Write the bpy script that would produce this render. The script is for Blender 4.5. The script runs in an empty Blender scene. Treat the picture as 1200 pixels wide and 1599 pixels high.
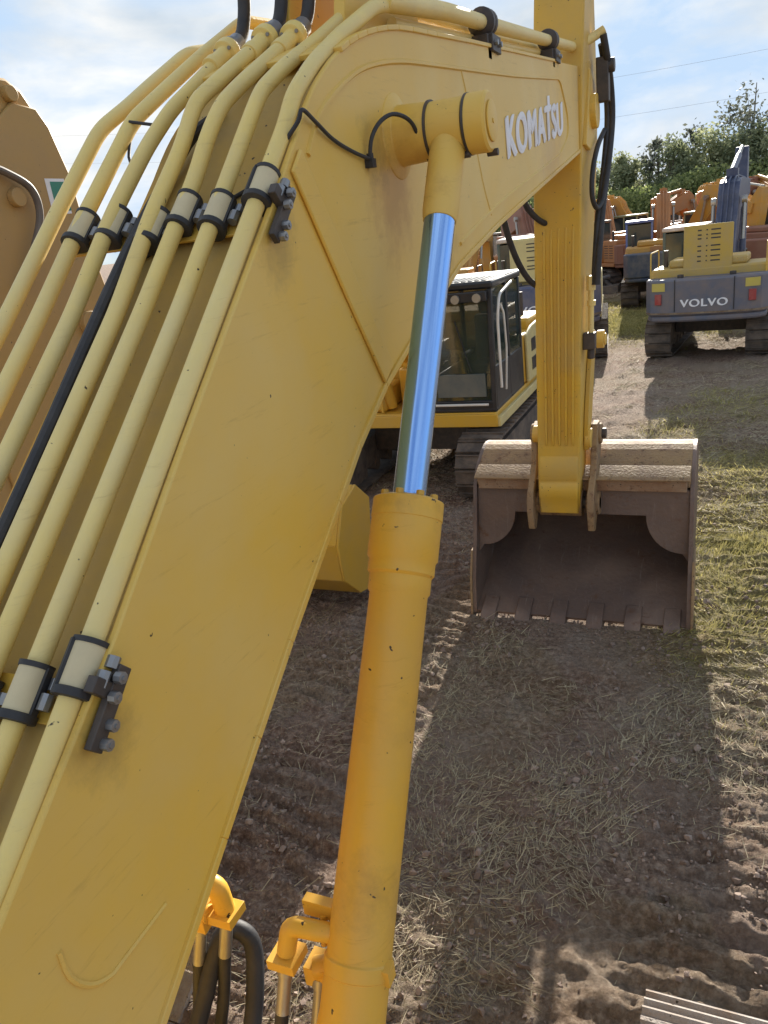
import bpy, bmesh, math, random
import numpy as np
from mathutils import Vector, Matrix
random.seed(7); rng = np.random.default_rng(11)
S = bpy.context.scene; COL = S.collection
R = math.radians
# ---------------------------------------------------------------- camera
def cam_axes(yaw, pitch, roll):
    A, p, r = R(yaw), R(pitch), R(roll)
    f = Vector((-math.sin(A)*math.cos(p), math.cos(A)*math.cos(p), -math.sin(p)))
    rt = Vector((math.cos(A), math.sin(A), 0)); up = rt.cross(f)
    return f, rt*math.cos(r)-up*math.sin(r), up*math.cos(r)+rt*math.sin(r)
f_, r_, u_ = cam_axes(25, 20.1, 7.1)
cd = bpy.data.cameras.new("camera"); cam = bpy.data.objects.new("camera", cd); COL.objects.link(cam)
cam.matrix_world = Matrix(((r_.x, u_.x, -f_.x, 0), (r_.y, u_.y, -f_.y, 0), (r_.z, u_.z, -f_.z, 3.5), (0, 0, 0, 1)))
cd.sensor_fit = 'VERTICAL'; cd.sensor_height = 24; cd.lens = 24*1200/1599; cd.clip_end = 3000; cd.clip_start = .02
S.camera = cam
# ---------------------------------------------------------------- sky and sun
SUN_EL, SUN_AZ = 20, -4.5          # azimuth from +Y towards +X
S.view_settings.view_transform = 'Standard'; S.view_settings.look = 'None'
S.view_settings.exposure = 1.08; S.view_settings.gamma = 1
W = bpy.data.worlds.new("World"); S.world = W; W.use_nodes = True
nt = W.node_tree; N = nt.nodes; L = nt.links; N.clear()
wo = N.new('ShaderNodeOutputWorld'); bg = N.new('ShaderNodeBackground'); sk = N.new('ShaderNodeTexSky')
sk.sky_type = 'NISHITA'; sk.sun_disc = False; sk.sun_elevation = R(SUN_EL); sk.sun_rotation = R(SUN_AZ)
sk.air_density = 1.1; sk.dust_density = .5; sk.ozone_density = 1.6; sk.altitude = 50
tc = N.new('ShaderNodeTexCoord'); mp = N.new('ShaderNodeMapping'); mp.inputs['Scale'].default_value = (1, 1, 2.6); mp.inputs['Location'].default_value = (.35, .2, .1)
n1 = N.new('ShaderNodeTexNoise'); n1.inputs['Scale'].default_value = 2.3; n1.inputs['Detail'].default_value = 9; n1.inputs['Roughness'].default_value = .58
n1.inputs['Distortion'].default_value = .35
cr = N.new('ShaderNodeValToRGB'); cr.color_ramp.elements[0].position = .43; cr.color_ramp.elements[1].position = .58
n2 = N.new('ShaderNodeTexNoise'); n2.inputs['Scale'].default_value = 5.5; n2.inputs['Detail'].default_value = 7
cc = N.new('ShaderNodeValToRGB'); cc.color_ramp.elements[0].position = .36; cc.color_ramp.elements[0].color = (3.1, 3.5, 3.9, 1)
cc.color_ramp.elements[1].position = .62; cc.color_ramp.elements[1].color = (5.0, 5.0, 4.9, 1)
mx = N.new('ShaderNodeMix'); mx.data_type = 'RGBA'
L.new(tc.outputs['Generated'], mp.inputs[0]); L.new(mp.outputs[0], n1.inputs['Vector']); L.new(mp.outputs[0], n2.inputs['Vector'])
L.new(n1.outputs['Fac'], cr.inputs[0]); L.new(n2.outputs['Fac'], cc.inputs[0])
L.new(cr.outputs[0], mx.inputs['Factor']); cp = N.new('ShaderNodeMix'); cp.data_type = 'RGBA'; cp.blend_type = 'DARKEN'; cp.inputs['Factor'].default_value = 1; cp.inputs['B'].default_value = (2.75, 3.6, 4.7, 1)
L.new(sk.outputs[0], cp.inputs['A']); L.new(cp.outputs['Result'], mx.inputs['A']); L.new(cc.outputs[0], mx.inputs['B'])
L.new(mx.outputs['Result'], bg.inputs[0]); bg.inputs[1].default_value = .1; L.new(bg.outputs[0], wo.inputs[0])
sd = bpy.data.lights.new("sun", 'SUN'); sun = bpy.data.objects.new("sun", sd); COL.objects.link(sun)
sd.energy = 5; sd.angle = R(.6); sd.color = (1, .93, .82)
e, a = R(SUN_EL), R(SUN_AZ)
sun.rotation_euler = Vector((math.sin(a)*math.cos(e), math.cos(a)*math.cos(e), math.sin(e))).to_track_quat('Z', 'Y').to_euler()
sun.location = (0, 0, 30)
# ---------------------------------------------------------------- materials
MATS = {}
def newmat(name):
    m = bpy.data.materials.new(name); m.use_nodes = True
    b = m.node_tree.nodes['Principled BSDF']; MATS[name] = m
    return m, m.node_tree.nodes, m.node_tree.links, b
def rgb(c): return (c[0], c[1], c[2], 1)
def paint(name, base, rough=.42, dust=.25, scale=3., metal=0., dustcol=(.36, .29, .20), spots=0., bump=0., coat=0., rust=0., fade=None, scuff=((3, 2.2, 26), 42), scuffcol=None):
    if name in MATS: return MATS[name]
    m, n, l, b = newmat(name)
    tc = n.new('ShaderNodeTexCoord'); a = n.new('ShaderNodeTexNoise'); a.inputs['Scale'].default_value = scale
    a.inputs['Detail'].default_value = 8; a.inputs['Roughness'].default_value = .65; l.new(tc.outputs['Object'], a.inputs['Vector'])
    r = n.new('ShaderNodeMapRange'); r.inputs[1].default_value = .38; r.inputs[2].default_value = .72; r.inputs[4].default_value = dust*1.6
    r.inputs[3].default_value = dust*.15
    l.new(a.outputs['Fac'], r.inputs[0])
    x = n.new('ShaderNodeMix'); x.data_type = 'RGBA'; x.inputs['A'].default_value = rgb(base); x.inputs['B'].default_value = rgb(dustcol)
    l.new(r.outputs[0], x.inputs['Factor']); out = x.outputs['Result']
    if fade is not None:
        fa = n.new('ShaderNodeTexNoise'); fa.inputs['Scale'].default_value = 1.1; fa.inputs['Detail'].default_value = 5; fa.inputs['Distortion'].default_value = .8; l.new(tc.outputs['Object'], fa.inputs['Vector'])
        fr = n.new('ShaderNodeMapRange'); fr.inputs[1].default_value = .42; fr.inputs[2].default_value = .66; fr.inputs[4].default_value = .55; l.new(fa.outputs['Fac'], fr.inputs[0])
        y = n.new('ShaderNodeMix'); y.data_type = 'RGBA'; y.inputs['B'].default_value = rgb(fade); l.new(fr.outputs[0], y.inputs['Factor']); l.new(out, y.inputs['A']); out = y.outputs['Result']
        # rubbed scuffs: stretched fine noise
        ms = n.new('ShaderNodeMapping'); ms.inputs['Scale'].default_value = scuff[0]; ms.inputs['Rotation'].default_value = (R(scuff[1]), 0, 0); l.new(tc.outputs['Object'], ms.inputs[0])
        sc_ = n.new('ShaderNodeTexNoise'); sc_.inputs['Scale'].default_value = 1.6; sc_.inputs['Detail'].default_value = 10; sc_.inputs['Roughness'].default_value = .8; l.new(ms.outputs[0], sc_.inputs['Vector'])
        sr = n.new('ShaderNodeMapRange'); sr.inputs[1].default_value = .57; sr.inputs[2].default_value = .74; sr.inputs[4].default_value = .55; l.new(sc_.outputs['Fac'], sr.inputs[0])
        y = n.new('ShaderNodeMix'); y.data_type = 'RGBA'; y.inputs['B'].default_value = scuffcol or (base[0]*.55, base[1]*.5, base[2]*.6, 1); l.new(sr.outputs[0], y.inputs['Factor']); l.new(out, y.inputs['A']); out = y.outputs['Result']
    if rust > 0:
        q = n.new('ShaderNodeTexNoise'); q.inputs['Scale'].default_value = scale*2.3; q.inputs['Detail'].default_value = 9; q.inputs['Roughness'].default_value = .75
        l.new(tc.outputs['Object'], q.inputs['Vector'])
        qr = n.new('ShaderNodeMapRange'); qr.inputs[1].default_value = .66-rust*.3; qr.inputs[2].default_value = .76-rust*.25; l.new(q.outputs['Fac'], qr.inputs[0])
        y = n.new('ShaderNodeMix'); y.data_type = 'RGBA'; y.inputs['B'].default_value = (.13, .06, .03, 1)
        l.new(qr.outputs[0], y.inputs['Factor']); l.new(out, y.inputs['A']); out = y.outputs['Result']
    if spots > 0:
        v = n.new('ShaderNodeTexNoise'); v.inputs['Scale'].default_value = 42; v.inputs['Detail'].default_value = 2
        l.new(tc.outputs['Object'], v.inputs['Vector'])
        vr = n.new('ShaderNodeMapRange'); vr.inputs[1].default_value = .775-spots; vr.inputs[2].default_value = .80-spots; l.new(v.outputs['Fac'], vr.inputs[0])
        y = n.new('ShaderNodeMix'); y.data_type = 'RGBA'; y.inputs['B'].default_value = (.05, .035, .02, 1)
        l.new(vr.outputs[0], y.inputs['Factor']); l.new(out, y.inputs['A']); out = y.outputs['Result']
    l.new(out, b.inputs['Base Color'])
    rr = n.new('ShaderNodeMapRange'); rr.inputs[3].default_value = rough*.85; rr.inputs[4].default_value = min(1, rough*1.35)
    l.new(a.outputs['Fac'], rr.inputs[0]); l.new(rr.outputs[0], b.inputs['Roughness'])
    b.inputs['Metallic'].default_value = metal; b.inputs['Coat Weight'].default_value = coat; b.inputs['Coat Roughness'].default_value = .25
    if bump > 0:
        f = n.new('ShaderNodeTexNoise'); f.inputs['Scale'].default_value = scale*9; f.inputs['Detail'].default_value = 6
        l.new(tc.outputs['Object'], f.inputs['Vector'])
        u = n.new('ShaderNodeBump'); u.inputs['Strength'].default_value = bump; u.inputs['Distance'].default_value = .01
        l.new(f.outputs['Fac'], u.inputs['Height']); l.new(u.outputs[0], b.inputs['Normal'])
    return m
YEL = paint('yellow_boom_paint', (.76, .475, .065), .46, .27, 2.2, dustcol=(.64, .48, .22), spots=.03, bump=.08, fade=(.76, .57, .21))
def stain(m, spots_):                                        # grease and rust marks round the pins and clamps
    n, l = m.node_tree.nodes, m.node_tree.links; b = n['Principled BSDF']; src = b.inputs['Base Color'].links[0].from_socket
    tc = n.new('ShaderNodeTexCoord'); nz = n.new('ShaderNodeTexNoise'); nz.inputs['Scale'].default_value = 9; nz.inputs['Detail'].default_value = 8; nz.inputs['Roughness'].default_value = .7; l.new(tc.outputs['Object'], nz.inputs['Vector'])
    for (p, r, col, k) in spots_:
        d = n.new('ShaderNodeVectorMath'); d.operation = 'DISTANCE'; d.inputs[1].default_value = p; l.new(tc.outputs['Object'], d.inputs[0])
        a = n.new('ShaderNodeMath'); a.operation = 'MULTIPLY_ADD'; a.inputs[1].default_value = r*2.2; a.inputs[2].default_value = -r*1.1; l.new(nz.outputs['Fac'], a.inputs[0])
        q = n.new('ShaderNodeMath'); q.operation = 'ADD'; l.new(d.outputs['Value'], q.inputs[0]); l.new(a.outputs[0], q.inputs[1])
        g = n.new('ShaderNodeMapRange'); g.inputs[1].default_value = r; g.inputs[2].default_value = r*.25; g.inputs[4].default_value = k; l.new(q.outputs[0], g.inputs[0]); g.inputs[4].default_value = k*.65
        y = n.new('ShaderNodeMix'); y.data_type = 'RGBA'; y.inputs['B'].default_value = rgb(col); l.new(g.outputs[0], y.inputs['Factor']); l.new(src, y.inputs['A']); src = y.outputs['Result']
    l.new(src, b.inputs['Base Color'])
stain(YEL, [((-1, 2.50, 3.60), .22, (.42, .20, .04), .8), ((-1, 2.40, 3.72), .12, (.10, .07, .04), .6), ((-1, 1.72, 3.50), .12, (.16, .11, .05), .6), ((-1, .84, 2.70), .11, (.16, .11, .05), .6), ((-1, 5.2, 3.80), .45, (.50, .30, .14), .5), ((-1, 3.0, 3.42), .18, (.36, .22, .08), .5), ((-.8, 2.60, 3.80), .07, (.08, .05, .03), .7), ((-1, 6.3, 4.3), .3, (.36, .25, .13), .5)])
YEL2 = paint('yellow_cylinder_paint', (.76, .42, .03), .42, .25, 4, dustcol=(.50, .36, .14), spots=.045, bump=.07, fade=(.64, .39, .09))
YEL3 = paint('yellow_arm_paint', (.70, .42, .035), .48, .28, 3, dustcol=(.42, .30, .14), spots=.05, bump=.1, fade=(.50, .36, .13))
TOPSHADE = paint('dusty_shaded_top_paint', (.58, .38, .08), .6, .4, 4, dustcol=(.38, .29, .15), spots=.06, bump=.1)  # darker dusty yellow, with the shade under the pipes put into the colour
PIPE = paint('pale_yellow_pipe_paint', (.82, .61, .18), .48, .3, 6, dustcol=(.62, .50, .27), spots=.035, bump=.08, fade=(.80, .68, .36))
COLLAR = paint('cream_collar', (.66, .55, .33), .6, .2, 8)
RUB = paint('black_rubber', (.018, .018, .022), .55, .25, 12, dustcol=(.10, .09, .08), bump=.1)
STEELD = paint('dark_steel', (.05, .045, .045), .5, .35, 12, metal=.3, dustcol=(.16, .12, .09))
BOLT = paint('zinc_bolt', (.28, .30, .33), .42, .3, 20, metal=.8)
SILV = paint('grey_steel', (.42, .41, .38), .4, .3, 20, metal=.8)
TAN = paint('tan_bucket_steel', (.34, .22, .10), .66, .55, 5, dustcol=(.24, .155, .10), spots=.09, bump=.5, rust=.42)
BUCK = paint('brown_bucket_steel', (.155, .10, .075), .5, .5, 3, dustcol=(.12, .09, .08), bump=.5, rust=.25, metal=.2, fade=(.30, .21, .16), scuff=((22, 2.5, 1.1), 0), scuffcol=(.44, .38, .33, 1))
RAIL = paint('rusty_rail_steel', (.25, .13, .065), .7, .5, 6, dustcol=(.36, .26, .17), spots=.08, bump=.5, rust=.35)
TANB = paint('tan_neighbour_paint', (.44, .27, .08), .5, .3, 2, dustcol=(.36, .25, .15), spots=.02, bump=.06)
TRKN = paint('pale_track_steel', (.36, .335, .31), .75, .7, 9, dustcol=(.27, .21, .165), bump=.9, rust=.15, spots=.08)
TRK = paint('muddy_track_steel', (.06, .05, .045), .75, .6, 4, dustcol=(.22, .17, .13), bump=.5)
WHT = paint('white_letter_paint', (.84, .84, .88), .5, .08, 9)
WROOF = paint('white_roof_paint', (.72, .71, .68), .5, .2, 4)
BLK = paint('black_cab_paint', (.012, .013, .018), .35, .2, 4, dustcol=(.07, .07, .07))
RED = paint('red_lamp_plastic', (.32, .03, .03), .3, .25, 8, dustcol=(.35, .2, .18))
GRN = paint('green_sticker', (.01, .22, .16), .4, .1)
SEAT = paint('grey_seat_fabric', (.09, .09, .09), .85, .2, 8)
PALE_SLAB = paint('pale_slab_surface', (.52, .50, .47), .85, .4, 4, bump=.3)
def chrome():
    m, n, l, b = newmat('sky_tinted_chrome'); b.inputs['Metallic'].default_value = 1; b.inputs['Roughness'].default_value = .2
    b.inputs['Base Color'].default_value = (.29, .50, .93, 1); return m  # blue of the reflected sky is tinted into the base colour
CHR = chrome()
def glass(name='cab_glass', col=(.03, .055, .05)):
    m, n, l, b = newmat(name)
    b.inputs['Base Color'].default_value = rgb(col); b.inputs['Roughness'].default_value = .06; b.inputs['Transmission Weight'].default_value = 0
    b.inputs['Alpha'].default_value = .5; b.inputs['Specular IOR Level'].default_value = .8
    return m
GLS = glass()
GLD = paint('dark_window_glass', (.03, .045, .05), .1, .12, 3, dustcol=(.12, .13, .13))
# ---------------------------------------------------------------- mesh builder
class MB:
    def __init__(s, xf=None): s.v = []; s.f = []; s.m = []; s.mi = 0; s.xf = xf
    def add(s, vs, fs):
        o = len(s.v); s.v += [tuple(p) for p in vs]
        for f in fs: s.f.append([o+i for i in f]); s.m.append(s.mi)
        return s
    def box(s, x0, x1, y0, y1, z0, z1, M=None):
        vs = [Vector((x, y, z)) for z in (z0, z1) for y in (y0, y1) for x in (x0, x1)]
        if M is not None: vs = [M @ p for p in vs]
        return s.add(vs, [(0, 2, 3, 1), (4, 5, 7, 6), (0, 1, 5, 4), (2, 6, 7, 3), (0, 4, 6, 2), (1, 3, 7, 5)])
    def prism(s, pts, a0, a1, axis='x', x0f=None):          # pts: polygon; extruded along axis
        n = len(pts)
        def mk(t, p):
            return {'x': (t, p[0], p[1]), 'y': (p[0], t, p[1]), 'z': (p[0], p[1], t)}[axis]
        vs = [mk(a0, p) for p in pts]+[mk(a1, p) for p in pts]
        fs = [list(range(n))[::-1], list(range(n, 2*n))]+[(i, (i+1) % n, n+(i+1) % n, n+i) for i in range(n)]
        return s.add(vs, fs)
    def tube(s, path, r, n=12, caps=True):
        P = [Vector(p) for p in path]; rs = r if isinstance(r, (list, tuple)) else [r]*len(P)
        vs = []; up = None
        for i, p in enumerate(P):
            t = (P[min(i+1, len(P)-1)]-P[max(i-1, 0)]).normalized()
            if up is None:
                up = Vector((0, 0, 1)) if abs(t.z) < .9 else Vector((1, 0, 0))
            a = (up-t*up.dot(t)).normalized(); up = a; b = t.cross(a)
            for k in range(n):
                w = 2*math.pi*k/n; vs.append(p+(a*math.cos(w)+b*math.sin(w))*rs[i])
        fs = [(i*n+k, i*n+(k+1) % n, (i+1)*n+(k+1) % n, (i+1)*n+k) for i in range(len(P)-1) for k in range(n)]
        if caps: fs += [list(range(n))[::-1], [(len(P)-1)*n+k for k in range(n)]]
        return s.add(vs, fs)
    def cyl(s, p0, p1, r, n=24): return s.tube([p0, p1], r, n)
    def steps(s, p0, p1, prof, n=28):                        # lathe along p0->p1, prof = [(t, r)...]
        p0, p1 = Vector(p0), Vector(p1); d = p1-p0; t = d.normalized()
        up = Vector((0, 0, 1)) if abs(t.z) < .9 else Vector((1, 0, 0)); a = (up-t*up.dot(t)).normalized(); b = t.cross(a)
        vs = []
        for (q, r) in prof:
            for k in range(n):
                w = 2*math.pi*k/n; vs.append(p0+d*q+(a*math.cos(w)+b*math.sin(w))*r)
        m = len(prof)
        fs = [(i*n+k, i*n+(k+1) % n, (i+1)*n+(k+1) % n, (i+1)*n+k) for i in range(m-1) for k in range(n)]
        fs += [list(range(n))[::-1], [(m-1)*n+k for k in range(n)]]
        return s.add(vs, fs)
    def build(s, name, mat, parent=None, smooth=True, bevel=0., ang=35):
        me = bpy.data.meshes.new(name)
        vs = s.v if s.xf is None else [s.xf(p) for p in s.v]
        me.from_pydata([tuple(p) for p in vs], [], s.f)
        for x in (mat if isinstance(mat, (list, tuple)) else [mat]): me.materials.append(x)
        me.polygons.foreach_set('material_index', s.m)
        if smooth:
            me.polygons.foreach_set('use_smooth', [True]*len(me.polygons)); me.set_sharp_from_angle(angle=R(ang))
        me.update(); o = bpy.data.objects.new(name, me); COL.objects.link(o)
        if parent is not None: o.parent = parent
        if bevel > 0:
            b = o.modifiers.new('bevel', 'BEVEL'); b.width = bevel; b.segments = 2; b.limit_method = 'ANGLE'; b.angle_limit = R(50); b.harden_normals = False
        return o
def pieces(name, mat, parent, fns, **kw):
    for fn in fns:
        w = MB(); fn(w); w.build(name, mat, parent, **kw)
def smoothpath(P, k=4):                                      # Catmull-Rom
    P = [Vector(p) for p in P]; out = []
    for i in range(len(P)-1):
        a, b, c, d = P[max(i-1, 0)], P[i], P[i+1], P[min(i+2, len(P)-1)]
        for j in range(k):
            t = j/k; out.append(.5*((2*b)+(c-a)*t+(2*a-5*b+4*c-d)*t*t+(3*b-a-3*c+d)*t**3))
    out.append(P[-1]); return out
def roundpath(P, d=.05, k=4):                                # straight runs, rounded bends
    P = [Vector(p) for p in P]; out = [P[0]]
    for i in range(1, len(P)-1):
        a, b, c = P[i-1], P[i], P[i+1]; q = min(d, (a-b).length*.45, (c-b).length*.45)
        u = b+(a-b).normalized()*q; w = b+(c-b).normalized()*q
        for j in range(k+1):
            t = j/k; out.append(u*(1-t)**2+b*2*t*(1-t)+w*t*t)
    out.append(P[-1]); return out
def ribbon(cl, th):                                          # centreline with thickness -> polygon (y,z)
    up, dn = [], []
    for i, p in enumerate(cl):
        a = Vector(cl[max(i-1, 0)]); b = Vector(cl[min(i+1, len(cl)-1)]); t = (b-a).normalized(); n = Vector((-t.y, t.x))
        up.append(tuple(Vector(p)+n*th[i]/2)); dn.append(tuple(Vector(p)-n*th[i]/2))
    return up+dn[::-1]
def thing(name, label, cat, loc=(0, 0, 0), rz=0, group=None, scale=1):
    o = bpy.data.objects.new(name, None); COL.objects.link(o); o.location = loc; o.rotation_euler = (0, 0, rz); o.scale = (scale,)*3
    o.empty_display_size = .3; o['label'] = label; o['category'] = cat
    if group: o['group'] = group
    return o
def tag(o, label=None, cat=None, group=None, kind=None):
    for k, v in (('label', label), ('category', cat), ('group', group), ('kind', kind)):
        if v: o[k] = v
    return o
def text_mesh(name, s, M, sx, sy, mat, parent, bold=.0, depth=.01, fat=.03):
    c = bpy.data.curves.new(name, 'FONT'); c.body = s; c.offset = bold; c.extrude = depth; c.align_x = 'CENTER'; c.size = 1; c.space_character = 1.1
    t = bpy.data.objects.new('tmp', c); COL.objects.link(t); dg = bpy.context.evaluated_depsgraph_get()
    me = bpy.data.meshes.new_from_object(t.evaluated_get(dg)); bpy.data.objects.remove(t)
    if fat:
        b_ = bmesh.new(); b_.from_mesh(me); src = list(b_.verts)+list(b_.edges)+list(b_.faces)
        for q_, dx in enumerate((-fat, -fat/2, fat/2, fat)):
            r2 = bmesh.ops.duplicate(b_, geom=src); vs2 = [g for g in r2['geom'] if isinstance(g, bmesh.types.BMVert)]
            for v in vs2: v.co.x += dx; v.co.y += dx*.5; v.co.z += .0006*(q_+1)
        b_.to_mesh(me); b_.free()
    xs = [v.co.x for v in me.vertices]; ys = [v.co.y for v in me.vertices]
    w, h = max(xs)-min(xs), max(ys)-min(ys); cx, cy = (max(xs)+min(xs))/2, (max(ys)+min(ys))/2
    for v in me.vertices: v.co = M @ Vector(((v.co.x-cx)/w*sx, (v.co.y-cy)/h*sy, v.co.z))
    me.materials.clear(); me.materials.append(mat); me.name = name
    o = bpy.data.objects.new(name, me); COL.objects.link(o); o.parent = parent; return o
# ---------------------------------------------------------------- numpy value noise
def vnoise(x, y, seed=0):
    xi = np.floor(x).astype(np.int64); yi = np.floor(y).astype(np.int64); fx = x-xi; fy = y-yi
    fx = fx*fx*(3-2*fx); fy = fy*fy*(3-2*fy)
    def h(i, j):
        n = (i*374761393+j*668265263+seed*974634777) & 0xffffffff; n = ((n ^ (n >> 13))*1274126177) & 0xffffffff
        return ((n ^ (n >> 16)) & 0xffff)/65535.
    return (h(xi, yi)*(1-fx)+h(xi+1, yi)*fx)*(1-fy)+(h(xi, yi+1)*(1-fx)+h(xi+1, yi+1)*fx)*fy
def fbm(x, y, o=5, seed=0, g=.5):
    s = 0; a = 1; t = 0
    for k in range(o): s = s+a*vnoise(x*2**k+k*17.3, y*2**k-k*9.1, seed+k); t += a; a *= g
    return s/t
BANDS = [(-.42, .95, -1, 16), (-3.3, -1.95, -1, 10.5), (-4.5, -3.2, 9, 18)]
def height(X, Y):
    near = np.clip(1-(np.hypot(X, Y-6)-20)/30, 0, 1)
    h = (fbm(X*.35, Y*.35, 3, 5)-.5)*.16+(fbm(X*2.2, Y*2.2, 4, 9)-.5)*.10*near
    rough = fbm(X*7, Y*9, 5, 21, .68)
    h += (rough-.5)*.075*near+(np.abs(fbm(X*3.1, Y*5.5, 4, 27)-.5))*-.09*near
    clod = np.clip(vnoise(X*21, Y*21, 33)-.58, 0, 1)*np.clip(fbm(X*1.3, Y*1.3, 2, 40)-.35, 0, 1)*2.2
    h += clod*.06*near
    for i, (x0, x1, y0, y1) in enumerate(BANDS):
        wob = (fbm(Y*.6, X*0+i, 2, 50+i)-.5)*.25
        m = np.clip((X-x0-wob)/.12, 0, 1)*np.clip((x1+wob-X)/.12, 0, 1)*np.clip((Y-y0)/.5, 0, 1)*np.clip((y1-Y)/2, 0, 1)
        br = np.clip((fbm(X*1.7+i*7, Y*1.2, 3, 60+i)-.36)*4.5, 0, 1)
        ph = Y/.185+(fbm(X*1.5, Y*1.5, 2, 70)-.5)*1.6+X*.35
        w = ph-np.floor(ph); prof = np.clip(np.minimum(w/.10, (.70-w)/.16), 0, 1)
        h += m*br*(prof*(.058 if i == 1 else .034)-.018)*(.5+1.0*fbm(X*5, Y*14, 3, 75+i))+m*(fbm(X*24, Y*24, 3, 77)-.5)*.030
    flat = np.clip(1-np.hypot((X+1.2)/1.3, (Y-6.2)/.6), 0, 1); h = h*(1-.8*np.clip(flat*2, 0, 1))
    return h
GP = [(.35, 7.6, .9, 2.4, .65), (.4, 10.2, .9, 1.6, .5), (-2.5, 24.8, 3.5, 3.0, 1.), (.6, 26, 3.0, 2.5, .9), (.5, 14.2, 1.3, 1.6, .3), (.45, 6.0, .6, 1.0, .3), (-.6, 12.6, .8, 1.0, .35), (-7, 30, 6, 3, .5)]
def grassm(X, Y):
    g = X*0
    for (x, y, rx, ry, s) in GP: g = np.maximum(g, s*np.exp(-((X-x)/rx)**2-((Y-y)/ry)**2))
    g = g*(.55+.9*fbm(X*2.5, Y*2.5, 3, 80))
    return np.clip(g+.10*(fbm(X*.8, Y*.8, 4, 90) > .58), 0, 1)
# ---------------------------------------------------------------- ground
def axis(lo, hi, f0, f1, st, g=1.06):
    c = list(np.arange(f0, f1, st)); s = st; v = f1
    while v < hi: c.append(v); s *= g; v += s
    c.append(hi); s = st; v = f0; l = []
    while v > lo: v -= s; s *= g; l.append(max(v, lo))
    return np.array(l[::-1]+c)
xs = axis(-1500, 1500, -4.6, 1.6, .02, 1.05); ys = axis(-300, 2500, 1.6, 10, .02, 1.03)
XX, YY = np.meshgrid(xs, ys); HH = height(XX, YY); HH[np.hypot(XX, YY) > 60] *= .3
nx, ny = len(xs), len(ys)
V = np.stack([XX.ravel(), YY.ravel(), HH.ravel()], 1); I = np.arange(nx*ny).reshape(ny, nx)
F = np.stack([I[:-1, :-1].ravel(), I[:-1, 1:].ravel(), I[1:, 1:].ravel(), I[1:, :-1].ravel()], 1)
def fastmesh(name, V, F, mat, smooth=True):
    k = F.shape[1]; me = bpy.data.meshes.new(name); me.vertices.add(len(V)); me.vertices.foreach_set('co', V.astype(np.float32).ravel())
    me.loops.add(F.size); me.loops.foreach_set('vertex_index', F.astype(np.int32).ravel()); me.polygons.add(len(F))
    me.polygons.foreach_set('loop_start', np.arange(0, F.size, k, dtype=np.int32))
    me.update(calc_edges=True); me.polygons.foreach_set('use_smooth', np.full(len(F), smooth)); me.validate()
    for m in (mat if isinstance(mat, list) else [mat]): me.materials.append(m)
    o = bpy.data.objects.new(name, me); COL.objects.link(o); return o
def ground_mat():
    m, n, l, b = newmat('dry_clay'); tc = n.new('ShaderNodeTexCoord')
    def noise(s, d=8, r=.6): 
        t = n.new('ShaderNodeTexNoise'); t.inputs['Scale'].default_value = s; t.inputs['Detail'].default_value = d; t.inputs['Roughness'].default_value = r; l.new(tc.outputs['Object'], t.inputs['Vector']); return t.outputs['Fac']
    def ramp(i, ps):
        r = n.new('ShaderNodeValToRGB'); r.color_ramp.elements[0].position = ps[0][0]; r.color_ramp.elements[0].color = rgb(ps[0][1]); r.color_ramp.elements[1].position = ps[-1][0]; r.color_ramp.elements[1].color = rgb(ps[-1][1])
        for p, c in ps[1:-1]: q = r.color_ramp.elements.new(p); q.color = rgb(c)
        l.new(i, r.inputs[0]); return r.outputs[0]
    def mix(f, a, c):
        x = n.new('ShaderNodeMix'); x.data_type = 'RGBA'
        if isinstance(f, float): x.inputs['Factor'].default_value = f
        else: l.new(f, x.inputs['Factor'])
        for k, s in (('A', a), ('B', c)):
            if isinstance(s, tuple): x.inputs[k].default_value = rgb(s)
            else: l.new(s, x.inputs[k])
        return x.outputs['Result']
    base = ramp(noise(1.4), [(.36, (.23, .12, .08)), (.52, (.33, .225, .165)), (.68, (.44, .37, .31))])
    fine = ramp(noise(22, 9, .7), [(.38, (.09, .065, .055)), (.5, (.29, .215, .165)), (.62, (.56, .46, .37))])
    c = mix(.55, base, fine)
    grey = ramp(noise(.9, 4), [(.45, (0, 0, 0)), (.62, (1, 1, 1))]); c = mix(grey, c, mix(.7, c, (.33, .25, .20)))
    at = n.new('ShaderNodeAttribute'); at.attribute_name = 'grass'
    gcol = ramp(noise(30, 6), [(.3, (.16, .16, .03)), (.55, (.34, .32, .07)), (.75, (.5, .45, .16))])
    c = mix(at.outputs['Fac'], c, gcol)
    l.new(c, b.inputs['Base Color']); b.inputs['Roughness'].default_value = .95; b.inputs['Specular IOR Level'].default_value = .15
    v = n.new('ShaderNodeTexVoronoi'); v.inputs['Scale'].default_value = 34; v.inputs['Randomness'].default_value = 1; l.new(tc.outputs['Object'], v.inputs['Vector'])
    u0 = n.new('ShaderNodeBump'); u0.inputs['Strength'].default_value = .8; u0.inputs['Distance'].default_value = .03; u0.invert = True; l.new(v.outputs['Distance'], u0.inputs['Height'])
    u = n.new('ShaderNodeBump'); u.inputs['Strength'].default_value = 1; u.inputs['Distance'].default_value = .035
    l.new(noise(38, 10, .8), u.inputs['Height']); l.new(u0.outputs[0], u.inputs['Normal']); l.new(u.outputs[0], b.inputs['Normal'])
    return m
g = fastmesh('ground', V, F, ground_mat()); g['kind'] = 'structure'
at = g.data.attributes.new('grass', 'FLOAT', 'POINT'); at.data.foreach_set('value', (grassm(XX, YY)*.8).ravel().astype(np.float32))
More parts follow.
